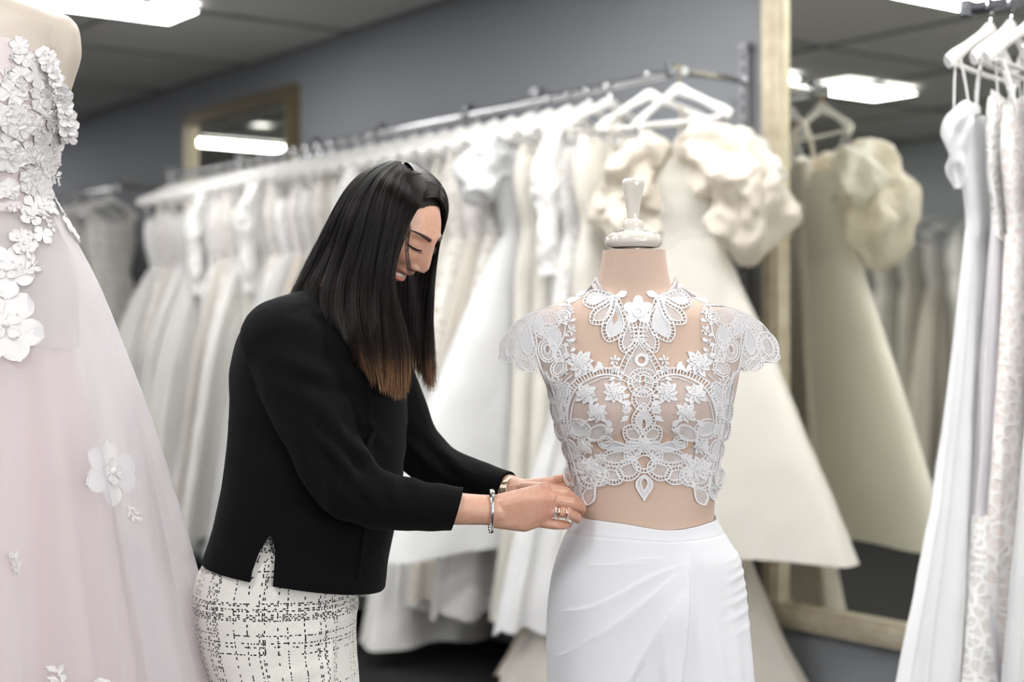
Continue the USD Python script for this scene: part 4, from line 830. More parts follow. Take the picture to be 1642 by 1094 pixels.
fl = [finger([(892, 772, 2.912), (912, 767, 2.888), (924, 772, 2.862), (928, 780, 2.846)], [.0122, .0104, .0092, .0078]), finger([(894, 779, 2.91), (917, 778, 2.885), (928, 786, 2.86), (931, 794, 2.846)], [.012, .0104, .0092, .0078]),
      finger([(894, 786, 2.91), (915, 790, 2.89), (926, 798, 2.87), (929, 804, 2.856)], [.0115, .01, .009, .0075]), finger([(893, 795, 2.912), (910, 802, 2.895), (920, 808, 2.88), (924, 812, 2.868)], [.0108, .0092, .0082, .007]),
      finger([(842, 784, 2.91), (868, 784, 2.885), (896, 792, 2.868), (914, 800, 2.855)], [.0145, .012, .0105, .0085])]
handL = Manifold.batch_boolean([palmL, bone(px(815, 790, 2.945), px(836, 789, 2.93), 0.026, 0.022)] + fl, ADD)
hands = []
for h in (hand, handL):
    h = h.refine_to_length(0.0034); t_ = tm(h); trimesh.smoothing.filter_taubin(t_, lamb=0.5, nu=0.53, iterations=9)
    hands.append(mf(t_))
head_m = mf(trimesh.Trimesh(hw(hv), hf, process=False))
ears = [mf(xform(trimesh.creation.icosphere(3, 1.0), (0, 0, 0))) for _ in (0, 1)]
ear_ms = []
for s in (-1, 1):
    e = trimesh.creation.icosphere(3, 1.0); e.vertices = e.vertices * [0.017, 0.008, 0.031]; e.vertices[:, 1] += s * (0.070 + 0.25 * np.clip(-e.vertices[:, 0], -0.02, 0.02)); e.vertices += [-0.008, 0, -0.005]
    ear_ms.append(mf(trimesh.Trimesh(hw(e.vertices), e.faces, process=False)))
skin = Manifold.batch_boolean([body, head_m] + ear_ms + hands, ADD)
sk = tm(skin)
lv = (sk.vertices - HC) @ HR
mzz = -0.062 + 9.0 * lv[:, 1] ** 2
flush = 0.85 * np.exp(-(lv[:, 1] / 0.027) ** 4) * np.clip(np.exp(-((lv[:, 2] - mzz - 0.0075) / 0.0045) ** 2) + np.exp(-((lv[:, 2] - mzz + 0.0095) / 0.0055) ** 2), 0, 1) * (lv[:, 0] > 0.06)
flush += 0.16 * np.exp(-((np.abs(lv[:, 1]) - 0.04) / 0.02) ** 2 - ((lv[:, 2] + 0.02) / 0.02) ** 2) * (lv[:, 0] > 0.02)
for p, r, a in ((px(873, 784, 2.742), .014, .22), (px(884, 800, 2.735), .014, .22), (px(881, 818, 2.738), .014, .2), (px(866, 835, 2.75), .013, .2), (px(748, 805, 2.735), .003, .8), (px(764, 807, 2.735), .003, .8), (px(905, 841, 2.76), .02, .2), (px(925, 815, 2.78), .03, .22)):
    flush += a * np.exp(-(np.linalg.norm(sk.vertices - p, axis=1) / r) ** 2)
v_, f_, n_ = meshkit.arrays(sk, True)
bo = obj('body', sk, M['skin'], woman, smooth=True, world=True)
UsdGeom.PrimvarsAPI(bo).CreatePrimvar('flush', Sdf.ValueTypeNames.FloatArray, 'vertex').Set(Vt.FloatArray.FromNumpy(flush.astype(np.float32)))
# --- face details
def face_x(y, z):
    k = (hv[:, 0] > 0.02); return NearestNDInterpolator(hv[k][:, 1:], hv[k][:, 0])(y, z)
def on_face(y, z, off): return hw(np.stack([face_x(y, z) + off, y, z], -1))
for s in (-1, 1):
    q = np.linspace(-1, 1, 15); y = s * (0.031 + 0.0145 * q); z = 0.0055 - 0.003 * (1 - q ** 2) + 0.0015 * q
    obj('lash_line', tube(on_face(y, z, 0.0012), 0.0019 * (1 - 0.5 * np.abs(q)), 6), M['lash'], woman, world=True)
    lashes = []
    for k in np.linspace(-0.7, 1, 14):
        yy, zz = s * (0.031 + 0.0145 * k), 0.0055 - 0.003 * (1 - k * k) + 0.0015 * k
        a = np.array([face_x(yy, zz) + 0.0012, yy, zz]); lashes.append(tube(hw(np.array([a, a + [0.0045, s * 0.0015 * k, -0.0022], a + [0.0085, s * 0.003 * k, -0.0015]])), [0.0005, 0.0004, 0.00015], 5))
    obj('eyelashes', cat(lashes), M['lash'], woman, world=True)
    q = np.linspace(0, 1, 14); y = s * (0.0125 + 0.036 * q); z = 0.0275 + 0.0075 * np.sin(PI * q * 0.62) - 0.003 * q
    obj('eyebrow', tube(on_face(y, z, 0.0008), 0.0036 * (1 - 0.72 * q ** 1.5), 8, squash=1.0), M['brow'], woman, world=True)
yq = np.linspace(-0.022, 0.022, 25); tz = -0.0605 + 9.0 * yq ** 2
ft = np.stack([face_x(yq * 0, yq * 0 - 0.0625) - 34.0 * yq ** 2 * 0.9 + 0.0035, yq, tz], -1)
T = np.stack([ft + [0.0, 0, 0.0048], ft + [0.0012, 0, 0.001], ft + [0.0004, 0, -0.0045]]); T2 = T - [0.004, 0, 0]
obj('teeth', cat([grid(np.concatenate([T, T2[::-1], T[:1]]).transpose(1, 0, 2)[:, :-1], True, True, True)]).apply_transform(np.vstack([np.hstack([HR, HC[:, None]]), [0, 0, 0, 1]])), M['teeth'], woman, world=True)
# --- cardigan: torso loft from the silhouette, sleeves, side slit
CR = np.array([   # row, left, right, centre depth, half depth
    (470, 480, 545, 2.95, .050), (482, 447, 572, 2.945, .085), (497, 418, 596, 2.94, .125), (520, 396, 615, 2.93, .155), (555, 380, 634, 2.925, .168), (600, 372, 646, 2.92, .170), (660, 371, 652, 2.92, .165), (720, 367, 650, 2.92, .160),
    (780, 358, 643, 2.92, .158), (840, 345, 634, 2.925, .160), (890, 329, 624, 2.93, .166), (925, 322, 619, 2.93, .168), (970, 318, 612, 2.93, .168)], float)
cz = {k: PchipInterpolator(CR[:, 0], CR[:, k]) for k in range(1, 5)}
vy = np.linspace(470, 970, 90); th = np.linspace(0, 2 * PI, 110, endpoint=False); pw = 2.3
rd = (np.abs(np.cos(th)) ** pw + np.abs(np.sin(th)) ** pw) ** (-1 / pw)
def torso_rows(vy, grow=0.0):
    l, r, d, b = (cz[k](vy) for k in range(1, 5))
    sc = d / FPX
    x = ((l + r) / 2 - CX) * sc; a = (r - l) / 2 * sc + grow
    return np.stack([x[:, None] + a[:, None] * rd * np.cos(th), d[:, None] + (b[:, None] + grow) * rd * np.sin(th), np.broadcast_to((CAMZ + (CY - vy) * sc)[:, None], (len(vy), len(th)))], -1)
tor = mf(grid(torso_rows(vy)[::-1], True, True, True))
slv = chain(SR, [.078, .074, .066, .0585, .054, .046, .0375]) + chain(SL_, [.070, .062, .054, .048, .042, .036, .031])
slv += chain([px(452, 545, 2.80), px(520, 545, 2.9)], [.076, .10])
cuffR = Manifold.batch_hull([ball(px(740, 787, 2.762), .001, 8)] )
card = Manifold.batch_boolean([tor] + slv, ADD)
def cut_beyond(m, p, d):           # removes what lies beyond point p along direction d, within 12 cm
    d = np.array(d, float); d /= np.linalg.norm(d)
    b = Manifold.cylinder(0.2, 0.12, 0.12, 32); R = trimesh.geometry.align_vectors([0, 0, 1], d); R[:3, 3] = p
    return m - b.transform(R[:3].tolist())
card = card.refine_to_length(0.011); ct = tm(card); trimesh.smoothing.filter_taubin(ct, iterations=10)
# knit wrinkles: radiating at the elbow and under the arm, soft ripples elsewhere
nv_ = meshkit.arrays(ct, True)[2]; cv = ct.vertices
def wr(c, r, dirv, freq, amp, ph=0.0):
    q = cv - c; e = np.exp(-(np.linalg.norm(q, axis=1) / r) ** 2)
    return amp * e * np.sin((q @ np.array(dirv)) * freq + ph + 3 * meshkit.noise(cv * 14))
dsp = wr(px(572, 722, 2.70), .085, (0.75, 0, 0.66), 190, .0062) + wr(px(560, 775, 2.69), .07, (0.95, 0, 0.3), 170, .005) + wr(px(520, 600, 2.72), .09, (0.4, 0, 0.9), 110, .0045) + wr(px(660, 790, 2.72), .07, (1, 0, -0.2), 130, .002)
dsp += wr(px(690, 745, 3.0), .07, (0.7, 0, 0.7), 150, .004) + wr(px(450, 760, 2.76), .12, (0.3, 0, 0.95), 60, .003) + 0.006 * (meshkit.fbm(cv * 11, 3, 4) - 0.5)
ct.vertices = cv + nv_ * dsp[:, None]
card = mf(ct)
card = cut_beyond(card, px(733, 815, 2.762), np.array(px(800, 820, 2.765)) - px(720, 814, 2.758) + np.array([0, 0, -0.018]))
card = cut_beyond(card, px(812, 784, 2.95), np.array(px(830, 788, 2.94)) - px(800, 782, 2.965))
# hem: lower at the front, then the slit at the near side
hp = px(325, 897, 2.93); hd = px(612, 943, 2.93) - hp; hn = np.cross(hd, [0, 1, 0]); hn = hn / np.linalg.norm(hn); hn = -hn if hn[2] > 0 else hn
hb = Manifold.cube([1.4, 1.4, 0.5], True); R = trimesh.geometry.align_vectors([0, 0, 1], hn); R[:3, 3] = px(470, 920, 2.93) + hn * 0.25
card = card - hb.transform(R[:3].tolist())
slit = [(396, 960), (402, 920), (412, 890), (424, 870), (432, 860), (437, 868), (440, 885), (438, 905), (434, 925), (436, 960)]
cs_ = px(*np.array(slit, float).T, np.full(len(slit), 2.76))
sp = Manifold.batch_hull([Manifold.cube([.0008] * 3, True).translate(list(map(float, p + np.array([0, dy, 0])))) for p in cs_ for dy in (-0.06, 0.07)])
card = card - sp
obj('cardigan', tm(card), M['knit'], woman, world=True, smooth=50)
# front edges of the cardigan, the band round the neck and the ribbed hem line
dd = px(585, 505, 2.78)
fe = spline([px(548, 478, 2.86), px(580, 520, 2.785), px(598, 580, 2.765), px(606, 650, 2.765), px(606, 740, 2.775), px(596, 850, 2.785), px(590, 934, 2.785)], 60)
tr_ = trimesh.proximity.closest_point(tm(card), fe)[0]
obj('front_band', tube(tr_, 0.0055, 8, squash=1.0), M['knit'], woman, world=True)
# --- tweed skirt
KR = np.array([(800, 392, 545, 2.93, .125), (865, 360, 556, 2.93, .143), (895, 334, 566, 2.93, .150), (920, 320, 571, 2.93, .153), (960, 313.5, 571, 2.93, .158), (1020, 319, 570, 2.93, .160), (1094, 341, 574, 2.93, .158), (1250, 372, 585, 2.93, .150), (1420, 386, 590, 2.93, .145)], float)
kz = {k: PchipInterpolator(KR[:, 0], KR[:, k]) for k in range(1, 5)}
vy = np.linspace(800, 1420, 150); th = np.linspace(0, 2 * PI, 181)[:-1] + PI / 2; rd = (np.abs(np.cos(th)) ** 2.3 + np.abs(np.sin(th)) ** 2.3) ** (-1 / 2.3)
l, r, d, b = (kz[k](vy) for k in range(1, 5)); sc = d / FPX
X = ((l + r) / 2 - CX)[:, None] * sc[:, None] + ((r - l) / 2 * sc)[:, None] * rd * np.cos(th); Y = d[:, None] + b[:, None] * rd * np.sin(th); Z = np.broadcast_to((CAMZ + (CY - vy) * sc)[:, None], X.shape)
P = np.stack([X, Y, Z], -1)
pxx = CX + X / Y * FPX
wrk = 0.007 * np.exp(-((vy[:, None] - 995 + (pxx - 500) * 0.35) / 13) ** 2) * np.exp(-((pxx - 535) / 45) ** 2) + 0.006 * np.exp(-((pxx - 528 + (vy[:, None] - 1040) * 0.12) / 9) ** 2) * sstep(985, 1030, vy)[:, None]
wrk += 0.004 * np.exp(-((vy[:, None] - 1050 + (pxx - 500) * 0.2) / 12) ** 2) * np.exp(-((pxx - 470) / 60) ** 2)
wrk = np.where(np.sin(th)[None] < 0.3, wrk, 0) + 0.004 * (meshkit.fbm(P * 12, 3, 8) - 0.5)
P[..., 0] += wrk * np.cos(th); P[..., 1] += wrk * np.sin(th)
arc = np.r_[0, np.cumsum(np.linalg.norm(np.diff(P[60], axis=0), axis=1))]
uvk = np.stack(np.broadcast_arrays(arc[None], (-(vy - 800) * DW / FPX)[:, None]), -1)
Pc = np.concatenate([P, P[:, :1]], 1); uvc = np.concatenate([uvk, uvk[:, -1:] + [arc[1], 0]], 1)
tw = grid(Pc[::-1], False); uvs = uvc[::-1].reshape(-1, 2)
obj('tweed_skirt', tw, M['tweed'], woman, world=True, smooth=True, uv=uvs)
# frayed boucle tufts along the skirt's right side edge, shoes below
for nm, an in feet.items():
    toe = an + [0.15, -0.022, -0.128]
    sh = Manifold.batch_hull([ball(an + [0.0, 0, -0.07], .036), ball(an + [0.07, -0.012, -0.118], .034)]) + Manifold.batch_hull([ball(an + [0.07, -0.012, -0.118], .036), ball(toe, .026), ball(toe + [0.04, -0.004, -0.006], .016)])
    heel = bone(an + [-0.02, 0, -0.08], an + [-0.028, 0, -0.149], .022, .0075)
    sh = (sh + heel).refine_to_length(0.01); st_ = tm(sh); trimesh.smoothing.filter_taubin(st_, iterations=6)
    st_.vertices[:, 2] = np.maximum(st_.vertices[:, 2], 0.001)
    obj('shoe', st_, M['leather'], woman, world=True, smooth=60)
# --- jewellery
def ring_at(c, axis, R, r, squash=1.0, sides=10, seg=48, tilt=None, taper=None):
    axis = np.array(axis, float); axis /= np.linalg.norm(axis); u = np.cross(axis, [0, 1, 0]); u /= np.linalg.norm(u); w = np.cross(axis, u)
    a = np.linspace(0, 2 * PI, seg, endpoint=False)
    ctr = c + R * (np.cos(a)[:, None] * u * squash + np.sin(a)[:, None] * w)
    rr = r if taper is None else r * taper(a)
    rad = (ctr - c) / np.linalg.norm(ctr - c, axis=1, keepdims=True); b = np.linspace(0, 2 * PI, sides, endpoint=False)
    rr = np.broadcast_to(rr, (seg,))
    P = ctr[:, None] + rr[:, None, None] * (np.cos(b)[None, :, None] * rad[:, None] + 1.5 * np.sin(b)[None, :, None] * axis)
    P = np.concatenate([P, P[:1]]); return grid(P, True)
fa = px(800, 819, 2.765) - px(760, 816, 2.762)
obj('bangle', ring_at(px(788, 820, 2.768), fa + np.array([0, 0, 0.003]), 0.0335, 0.0026, 1.08, taper=lambda a: 1 + 0.35 * np.sin(2 * a + 1)), M['silver'], woman, world=True, smooth=60, label='hammered silver bangle on the near wrist')
ra = px(909, 822, 2.751) - px(879, 819, 2.752)
for dx, m in ((0.40, 'silver'), (0.58, 'gold'), (0.98, 'gold'), (1.14, 'silver')):
    c = px(879, 819, 2.752) * (1 - min(dx, 1)) + px(909, 822, 2.751) * min(dx, 1) + (max(0, dx - 1)) * (px(924, 829, 2.778) - px(909, 822, 2.751))
    rg_ = obj('ring', ring_at(c, ra, 0.0122 - 0.0008 * (dx > 0.9), 0.0012, sides=8, seg=36), M[m], woman, world=True, smooth=60)
    cr = []
    for a in np.linspace(0, 2 * PI, 26, endpoint=False):
        ax = ra / np.linalg.norm(ra); u = np.cross(ax, [0, 1, 0]); u /= np.linalg.norm(u); w = np.cross(ax, u)
        cr.append(trimesh.creation.icosphere(1, 0.00085).apply_translation(c + 0.0133 * (np.cos(a) * u + np.sin(a) * w)))
    if m == 'silver': obj('stone', cat(cr), M['bead'], rg_, world=True)
wa = px(836, 789, 2.93) - px(815, 790, 2.945)
wt = obj('watch_band', cat([ring_at(px(819, 790, 2.944) + wa / np.linalg.norm(wa) * o_, wa, 0.0285, 0.0016) for o_ in (-0.006, -0.003, 0, 0.003, 0.006)]), M['gold'], woman, world=True, smooth=60, label='rose gold bracelet on the far wrist')
# ------------------------------------------------------------------ her long hair
M['hair'] = usdkit.material(stage, '/World/Looks/hair', {'a': ('attribute', {'attribute': 'tone'}), 'r': ('rgb_ramp', {'ramp': [(0.0, (0.0045, 0.003, 0.0025)), (0.5, (0.008, 0.0048, 0.0036)), (0.72, (0.032, 0.015, 0.008)), (1.0, (0.30, 0.145, 0.062))]}),
    'p': ('principled_bsdf', {'roughness': 0.32, 'specular_ior_level': 0.27})},
    [('a.fac', 'r.fac'), ('r.color', 'p.base_color')], surface='p.BSDF')
M['hair_mass'] = mat('hair_mass', (0.006, 0.004, 0.0032), 0.5, specular_ior_level=0.22)
hr = np.random.default_rng(3)
# each guide: control points (pixel column, row, depth) from the parting to the tip
NEAR = [  # the curtain on the camera's side, from the back of the head to the front edge
    [(622, 257, 2.915), (575, 282, 2.885), (538, 335, 2.885), (507, 405, 2.90), (474, 466, 2.885), (466, 474, 2.87)],
    [(628, 257, 2.910), (585, 284, 2.862), (552, 340, 2.845), (522, 420, 2.845), (500, 480, 2.815), (500, 498, 2.80)],
    [(634, 258, 2.905), (596, 288, 2.845), (566, 350, 2.822), (542, 430, 2.818), (535, 500, 2.78), (548, 535, 2.755)],
    [(640, 260, 2.900), (608, 292, 2.835), (582, 360, 2.812), (562, 440, 2.806), (562, 530, 2.762), (578, 580, 2.745)],
    [(645, 263, 2.897), (620, 297, 2.828), (600, 370, 2.806), (585, 450, 2.800), (588, 550, 2.755), (600, 622, 2.745)],
    [(652, 266, 2.893), (634, 303, 2.826), (616, 380, 2.804), (606, 460, 2.798), (610, 560, 2.757), (620, 636, 2.75)],
    [(661, 274, 2.886), (645, 310, 2.828), (626, 385, 2.806), (618, 465, 2.800), (630, 565, 2.765), (632, 640, 2.757)],
    [(670, 288, 2.874), (655, 320, 2.832), (636, 385, 2.812), (625, 455, 2.806), (642, 560, 2.778), (640, 644, 2.765)],
    [(680, 322, 2.852), (667, 340, 2.833), (644, 388, 2.818), (631, 444, 2.812), (648, 540, 2.795), (650, 628, 2.782)]]
BACK = [  # behind the head, falling down her back
    [(622, 257, 2.92), (572, 284, 2.93), (532, 345, 2.955), (502, 410, 2.965), (478, 462, 2.95), (472, 472, 2.94)],
    [(630, 258, 2.95), (590, 280, 3.00), (552, 345, 3.02), (520, 412, 3.02), (500, 470, 3.01), (498, 490, 3.01)],
    [(640, 260, 2.96), (622, 285, 3.01), (600, 350, 3.03), (580, 430, 3.03), (575, 500, 3.03), (580, 540, 3.04)]]
FAR = [   # the curtain on the far side, from the parting over the brow and down past the chin
    [(681, 320, 2.848), (701, 316, 2.865), (714, 337, 2.895), (704, 385, 2.965), (694, 455, 2.985), (692, 540, 2.975), (694, 618, 2.965)],
    [(675, 296, 2.862), (701, 297, 2.888), (718, 330, 2.930), (705, 385, 2.980), (690, 465, 2.995), (687, 545, 2.985), (690, 628, 2.975)],
    [(667, 278, 2.874), (695, 283, 2.912), (716, 323, 2.960), (697, 392, 3.000), (682, 470, 3.005), (680, 545, 2.995), (684, 616, 2.985)],
    [(659, 266, 2.886), (684, 274, 2.938), (700, 322, 2.990), (684, 400, 3.015), (671, 480, 3.010), (672, 550, 3.00), (676, 606, 2.995)],
    [(653, 261, 2.898), (669, 268, 2.96), (682, 330, 3.01), (664, 410, 3.025), (655, 490, 3.02), (661, 550, 3.01), (663, 600, 3.00)],
    [(648, 261, 2.91), (652, 275, 2.98), (655, 340, 3.025), (640, 420, 3.03), (640, 500, 3.02), (652, 560, 3.01), (655, 590, 3.0)]]
def guide_world(g): return np.array([px(*p) for p in g])
def sheet(guides, ns, nt):
    G = np.stack([spline(guide_world(g), nt) for g in guides]); q = np.linspace(0, 1, len(guides))
    return CubicSpline(q, G, axis=0)(np.linspace(0, 1, ns))
def strands(guides, n, nt, thick, spread, tipvar, depth_dir):
    G = np.stack([spline(guide_world(g), nt) for g in guides]); cs = CubicSpline(np.linspace(0, 1, len(guides)), G, axis=0)
    u = hr.uniform(0, 1, n); C = cs(u)
    s = np.linspace(0, 1, nt)[None, :]
    lay = hr.uniform(0, 1, n) ** 1.3
    out = C + (lay * thick)[:, None, None] * np.array(depth_dir) * np.minimum(1, 6 * s)[..., None]
    ph = hr.uniform(0, 6.28, (n, 2)); cl = np.floor(u * 26) + 0.5
    a = hr.normal(0, 1, (n, 1)) * spread
    out[..., 0] += a * s ** 1.5 + 0.0016 * np.sin(5 * s + ph[:, :1]) * s + 0.006 * np.sin(cl[:, None] * 2.4 + 4 * s) * s ** 1.5
    out[..., 1] += 0.007 * np.sin(cl[:, None] * 1.7 + 5 * s) * s
    out[..., 1] += hr.normal(0, 1, (n, 1)) * spread * 0.6 * s
    # uneven tip lengths
    L = 1 - hr.uniform(0, tipvar, n) ** 1.0
    k = (np.linspace(0, 1, nt)[None] * L[:, None]) * (nt - 1); i0 = np.clip(np.floor(k).astype(int), 0, nt - 2); fr = (k - i0)[..., None]
    r = np.arange(n)[:, None]
    return out[r, i0] * (1 - fr) + out[r, i0 + 1] * fr
def curves(name, S_, w0, w1, m, parent, label=None):
    n, nt = S_.shape[:2]
    c = UsdGeom.BasisCurves.Define(stage, numbered(str(parent.GetPath()), name))
    c.CreateTypeAttr('linear'); c.CreatePointsAttr(Vt.Vec3fArray.FromNumpy((S_.reshape(-1, 3) - _loc[str(parent.GetPath())]).astype(np.float32)))
    c.CreateCurveVertexCountsAttr(Vt.IntArray.FromNumpy(np.full(n, nt, np.int32)))
    w = np.broadcast_to(np.linspace(w0, w1, nt)[None], (n, nt)); c.CreateWidthsAttr(Vt.FloatArray.FromNumpy(w.astype(np.float32).ravel())); c.SetWidthsInterpolation('vertex')
    zt = sstep(CAMZ + (CY - 455) * 2.8 / FPX, CAMZ + (CY - 655) * 2.8 / FPX, S_[..., 2])
    tone = np.clip((0.30 * np.linspace(0, 1, nt)[None] ** 1.3 + 0.40 * zt + 0.45 * zt ** 2) * hr.uniform(0.62, 1.2, (n, 1)), 0, 1)
    UsdGeom.PrimvarsAPI(c).CreatePrimvar('tone', Sdf.ValueTypeNames.FloatArray, 'vertex').Set(Vt.FloatArray.FromNumpy(tone.astype(np.float32).ravel()))
    UsdShade.MaterialBindingAPI.Apply(c.GetPrim()).Bind(m); return c.GetPrim()
scalp, sf = head_verts()
keep = (scalp[:, 0] < 0.052 + 0.25 * np.clip(scalp[:, 2] - 0.055, 0, 1)) & (scalp[:, 2] > -0.075 - 0.0 * scalp[:, 0]) & ((scalp[:, 0] < 0.012) | (scalp[:, 2] > 0.062))
fk = keep[sf].all(1)
capm = trimesh.Trimesh(hw(scalp * [1.012, 1.03, 1.008]), sf[fk], process=False); capm.remove_unreferenced_vertices()
obj('hair_mass', capm, M['hair_mass'], woman, world=True, smooth=True)
def mass(guides, push, cut=0.86):
    P = sheet(guides, 40, 40)[:, :int(40 * cut)] + np.array(push)
    obj('hair_mass', cat([grid(P, False), grid(P + [0.002, 0.003, 0], False, flip=True)]), M['hair_mass'], woman, world=True, smooth=True)
mass(NEAR, (0, 0.019, 0), 0.74); mass(BACK, (0.004, -0.004, 0), 0.9); mass(FAR, (-0.005, 0.012, -0.006), 0.72)
curves('hair', strands(NEAR, 5600, 30, 0.016, 0.004, 0.20, (0, 1, 0)), 0.00062, 0.00030, M['hair'], woman)
curves('hair', strands(BACK, 1800, 22, 0.014, 0.003, 0.10, (0.3, -0.6, 0)), 0.00062, 0.0003, M['hair'], woman)
curves('hair', strands(FAR, 3200, 26, 0.012, 0.004, 0.22, (-0.35, 0.75, -0.5)), 0.00062, 0.00030, M['hair'], woman)
curves('hair', strands(FAR, 1500, 26, 0.002, 0.003, 0.35, (0, 1, 0)), 0.0006, 0.0003, M['hair'], woman)
curves('loose_hair', strands(NEAR[5:], 60, 26, -0.006, 0.010, 0.25, (0, 1, 0)), 0.0004, 0.0002, M['hair'], woman)
curves('loose_hair', strands([[(664, 300, 2.85), (655, 350, 2.83), (650, 400, 2.815), (657, 450, 2.81), (664, 520, 2.81), (668, 600, 2.81)], [(665, 300, 2.86), (660, 360, 2.835), (655, 410, 2.82), (668, 470, 2.82), (674, 540, 2.82), (676, 590, 2.82)]], 26, 22, 0.01, 0.004, 0.2, (0, 1, 0)), 0.0004, 0.0002, M['hair'], woman)
# ------------------------------------------------------------------ the lace crop top on the dress form
from scipy.ndimage import gaussian_filter, map_coordinates
LD = np.random.default_rng(29)
# depth of the cloth under each point of the front, on a fine grid; the cap sleeves stand off the shoulder
GX, GY, GS = 770, 425, 2.0
gx = np.arange(GX, 1300, GS); gy = np.arange(GY, 840, GS)
sv = np.linspace(418, 850, 200); sth = np.linspace(-PI, 0, 200)
fs = form_surface(sv[:, None], sth[None], 0.0015).reshape(-1, 3)
li = LinearNDInterpolator(fs[:, [0, 2]], fs[:, 1]); ni = NearestNDInterpolator(fs[:, [0, 2]], fs[:, 1])
XX, YY = np.meshgrid(gx, gy)
Dg = np.full(XX.shape, DM - 0.05)
for _ in range(4):
    w = px(XX, YY, Dg); X_, Z_ = w[..., 0], w[..., 2]
    y = li(X_, Z_); y = np.where(np.isnan(y), DM - 0.004, y)
    u = np.abs(X_ - (axis(YY) - CX) * S)
    q = np.clip((u - 0.125) / 0.15, 0, 1)
    cap = DM - 0.073 + 0.075 * q ** 1.6 - 0.012 * np.sin(PI * q)
    wgt = sstep(0.12, 0.15, u) * (1 - sstep(604, 636, YY))
    Dg = y * (1 - wgt) + np.minimum(y, cap) * wgt
Dg = gaussian_filter(Dg, 1.2)
PG = px(XX, YY, Dg)
NG = np.cross(np.gradient(PG, axis=1), np.gradient(PG, axis=0)); NG /= np.linalg.norm(NG, axis=2, keepdims=True) + 1e-12
NG = np.where(NG[..., 1:2] > 0, -NG, NG)
NG = np.stack([gaussian_filter(NG[..., k], 2.0) for k in range(3)], -1); NG /= np.linalg.norm(NG, axis=2, keepdims=True)
def on_lace(p, h, back=False):
    p = np.asarray(p, float); c = [(p[:, 1] - GY) / GS, (p[:, 0] - GX) / GS]
    d = map_coordinates(Dg, c, order=1, mode='nearest'); n = np.stack([map_coordinates(NG[..., k], c, order=1, mode='nearest') for k in range(3)], -1)
    q = px(p[:, 0], p[:, 1], d) + n * np.asarray(h, float).reshape(-1, 1)
    if back: q[:, 1] = DM + 0.004 + (DM - q[:, 1]) * 0.97
    return q
M['lace'] = cloth('lace_cord', (0.84, 0.83, 0.84), rough=0.65, sheen=0.2, weave=1800.0, bump=0.2, translucent=0.1)
M['lace_satin'] = cloth('lace_satin_stitch', (0.80, 0.80, 0.825), rough=0.5, sheen=0.2, weave=2600.0, bump=0.5, translucent=0.15)
def netmat(name, color, pitch, fill):
    n = {'uv': ('uvmap', {'attribute': 'st'}), 's': ('separate_xyz', {}), 'a': ('math', {'math_type': 'add'}), 'd': ('math', {'math_type': 'subtract'}),
         'a1': ('math', {'math_type': 'pingpong', 'value2': pitch / 2}), 'd1': ('math', {'math_type': 'pingpong', 'value2': pitch / 2}), 'mn': ('math', {'math_type': 'minimum'}),
         'lt': ('math', {'math_type': 'less_than', 'value2': pitch * fill / 2}), 'x': ('transparent_bsdf', {}), 'p': ('diffuse_bsdf', {'color': color}), 'm': ('mix_closure', {})}
    l = [('uv.UV', 's.vector'), ('s.x', 'a.value1'), ('s.y', 'a.value2'), ('s.x', 'd.value1'), ('s.y', 'd.value2'), ('a.value', 'a1.value1'), ('d.value', 'd1.value1'), ('a1.value', 'mn.value1'), ('d1.value', 'mn.value2'),
         ('mn.value', 'lt.value1'), ('lt.value', 'm.fac'), ('x.BSDF', 'm.closure1'), ('p.BSDF', 'm.closure2')]
    return usdkit.material(stage, f'/World/Looks/{name}', n, l, surface='m.closure')
M['net'] = netmat('lace_net', (0.82, 0.81, 0.82), 4.2, 0.27)
M['net_fine'] = netmat('lace_fine_net', (0.80, 0.78, 0.79), 3.4, 0.25)
M['net_sheer'] = netmat('lace_sheer_panel', (0.80, 0.74, 0.74), 3.6, 0.18)
top = thing('lace_top', 'white corded floral lace crop top with cap sleeves on the middle dress form', 'lace top', FORM_BASE + np.array([0, 0, 1.0]))
def polys(g): return [p for p in getattr(g, 'geoms', [g]) if p.geom_type == 'Polygon' and p.area > 1.0]
def extr(g, h0, h1, back=False, chamfer=0.35):
    """2D shape in the lace plane -> raised cord on the form, its top edge slightly rounded in."""
    ms = []
    for p in polys(g):
        p = p.simplify(0.12).segmentize(5.0)
        try: v, f = trimesh.creation.triangulate_polygon(p, engine='earcut')
        except Exception: continue
        if len(f) == 0: continue
        t = trimesh.Trimesh(np.c_[v, np.zeros(len(v))], f, process=False)
        e = t.edges_sorted; uq, cnt = np.unique(e, axis=0, return_counts=True)
        be = t.edges[np.array([cnt[k] == 1 for k in np.unique(e, axis=0, return_inverse=True)[1]])]
        n = len(v); top_ = on_lace(v, np.full(n, h1), back); bot = on_lace(v, np.full(n, h0), back)
        a, b = be[:, 0], be[:, 1]
        side = np.concatenate([np.stack([a, a + n, b + n], -1), np.stack([a, b + n, b], -1)])
        ms.append(trimesh.Trimesh(np.vstack([top_, bot]), np.vstack([f, side]), process=False))
    return cat(ms) if ms else None
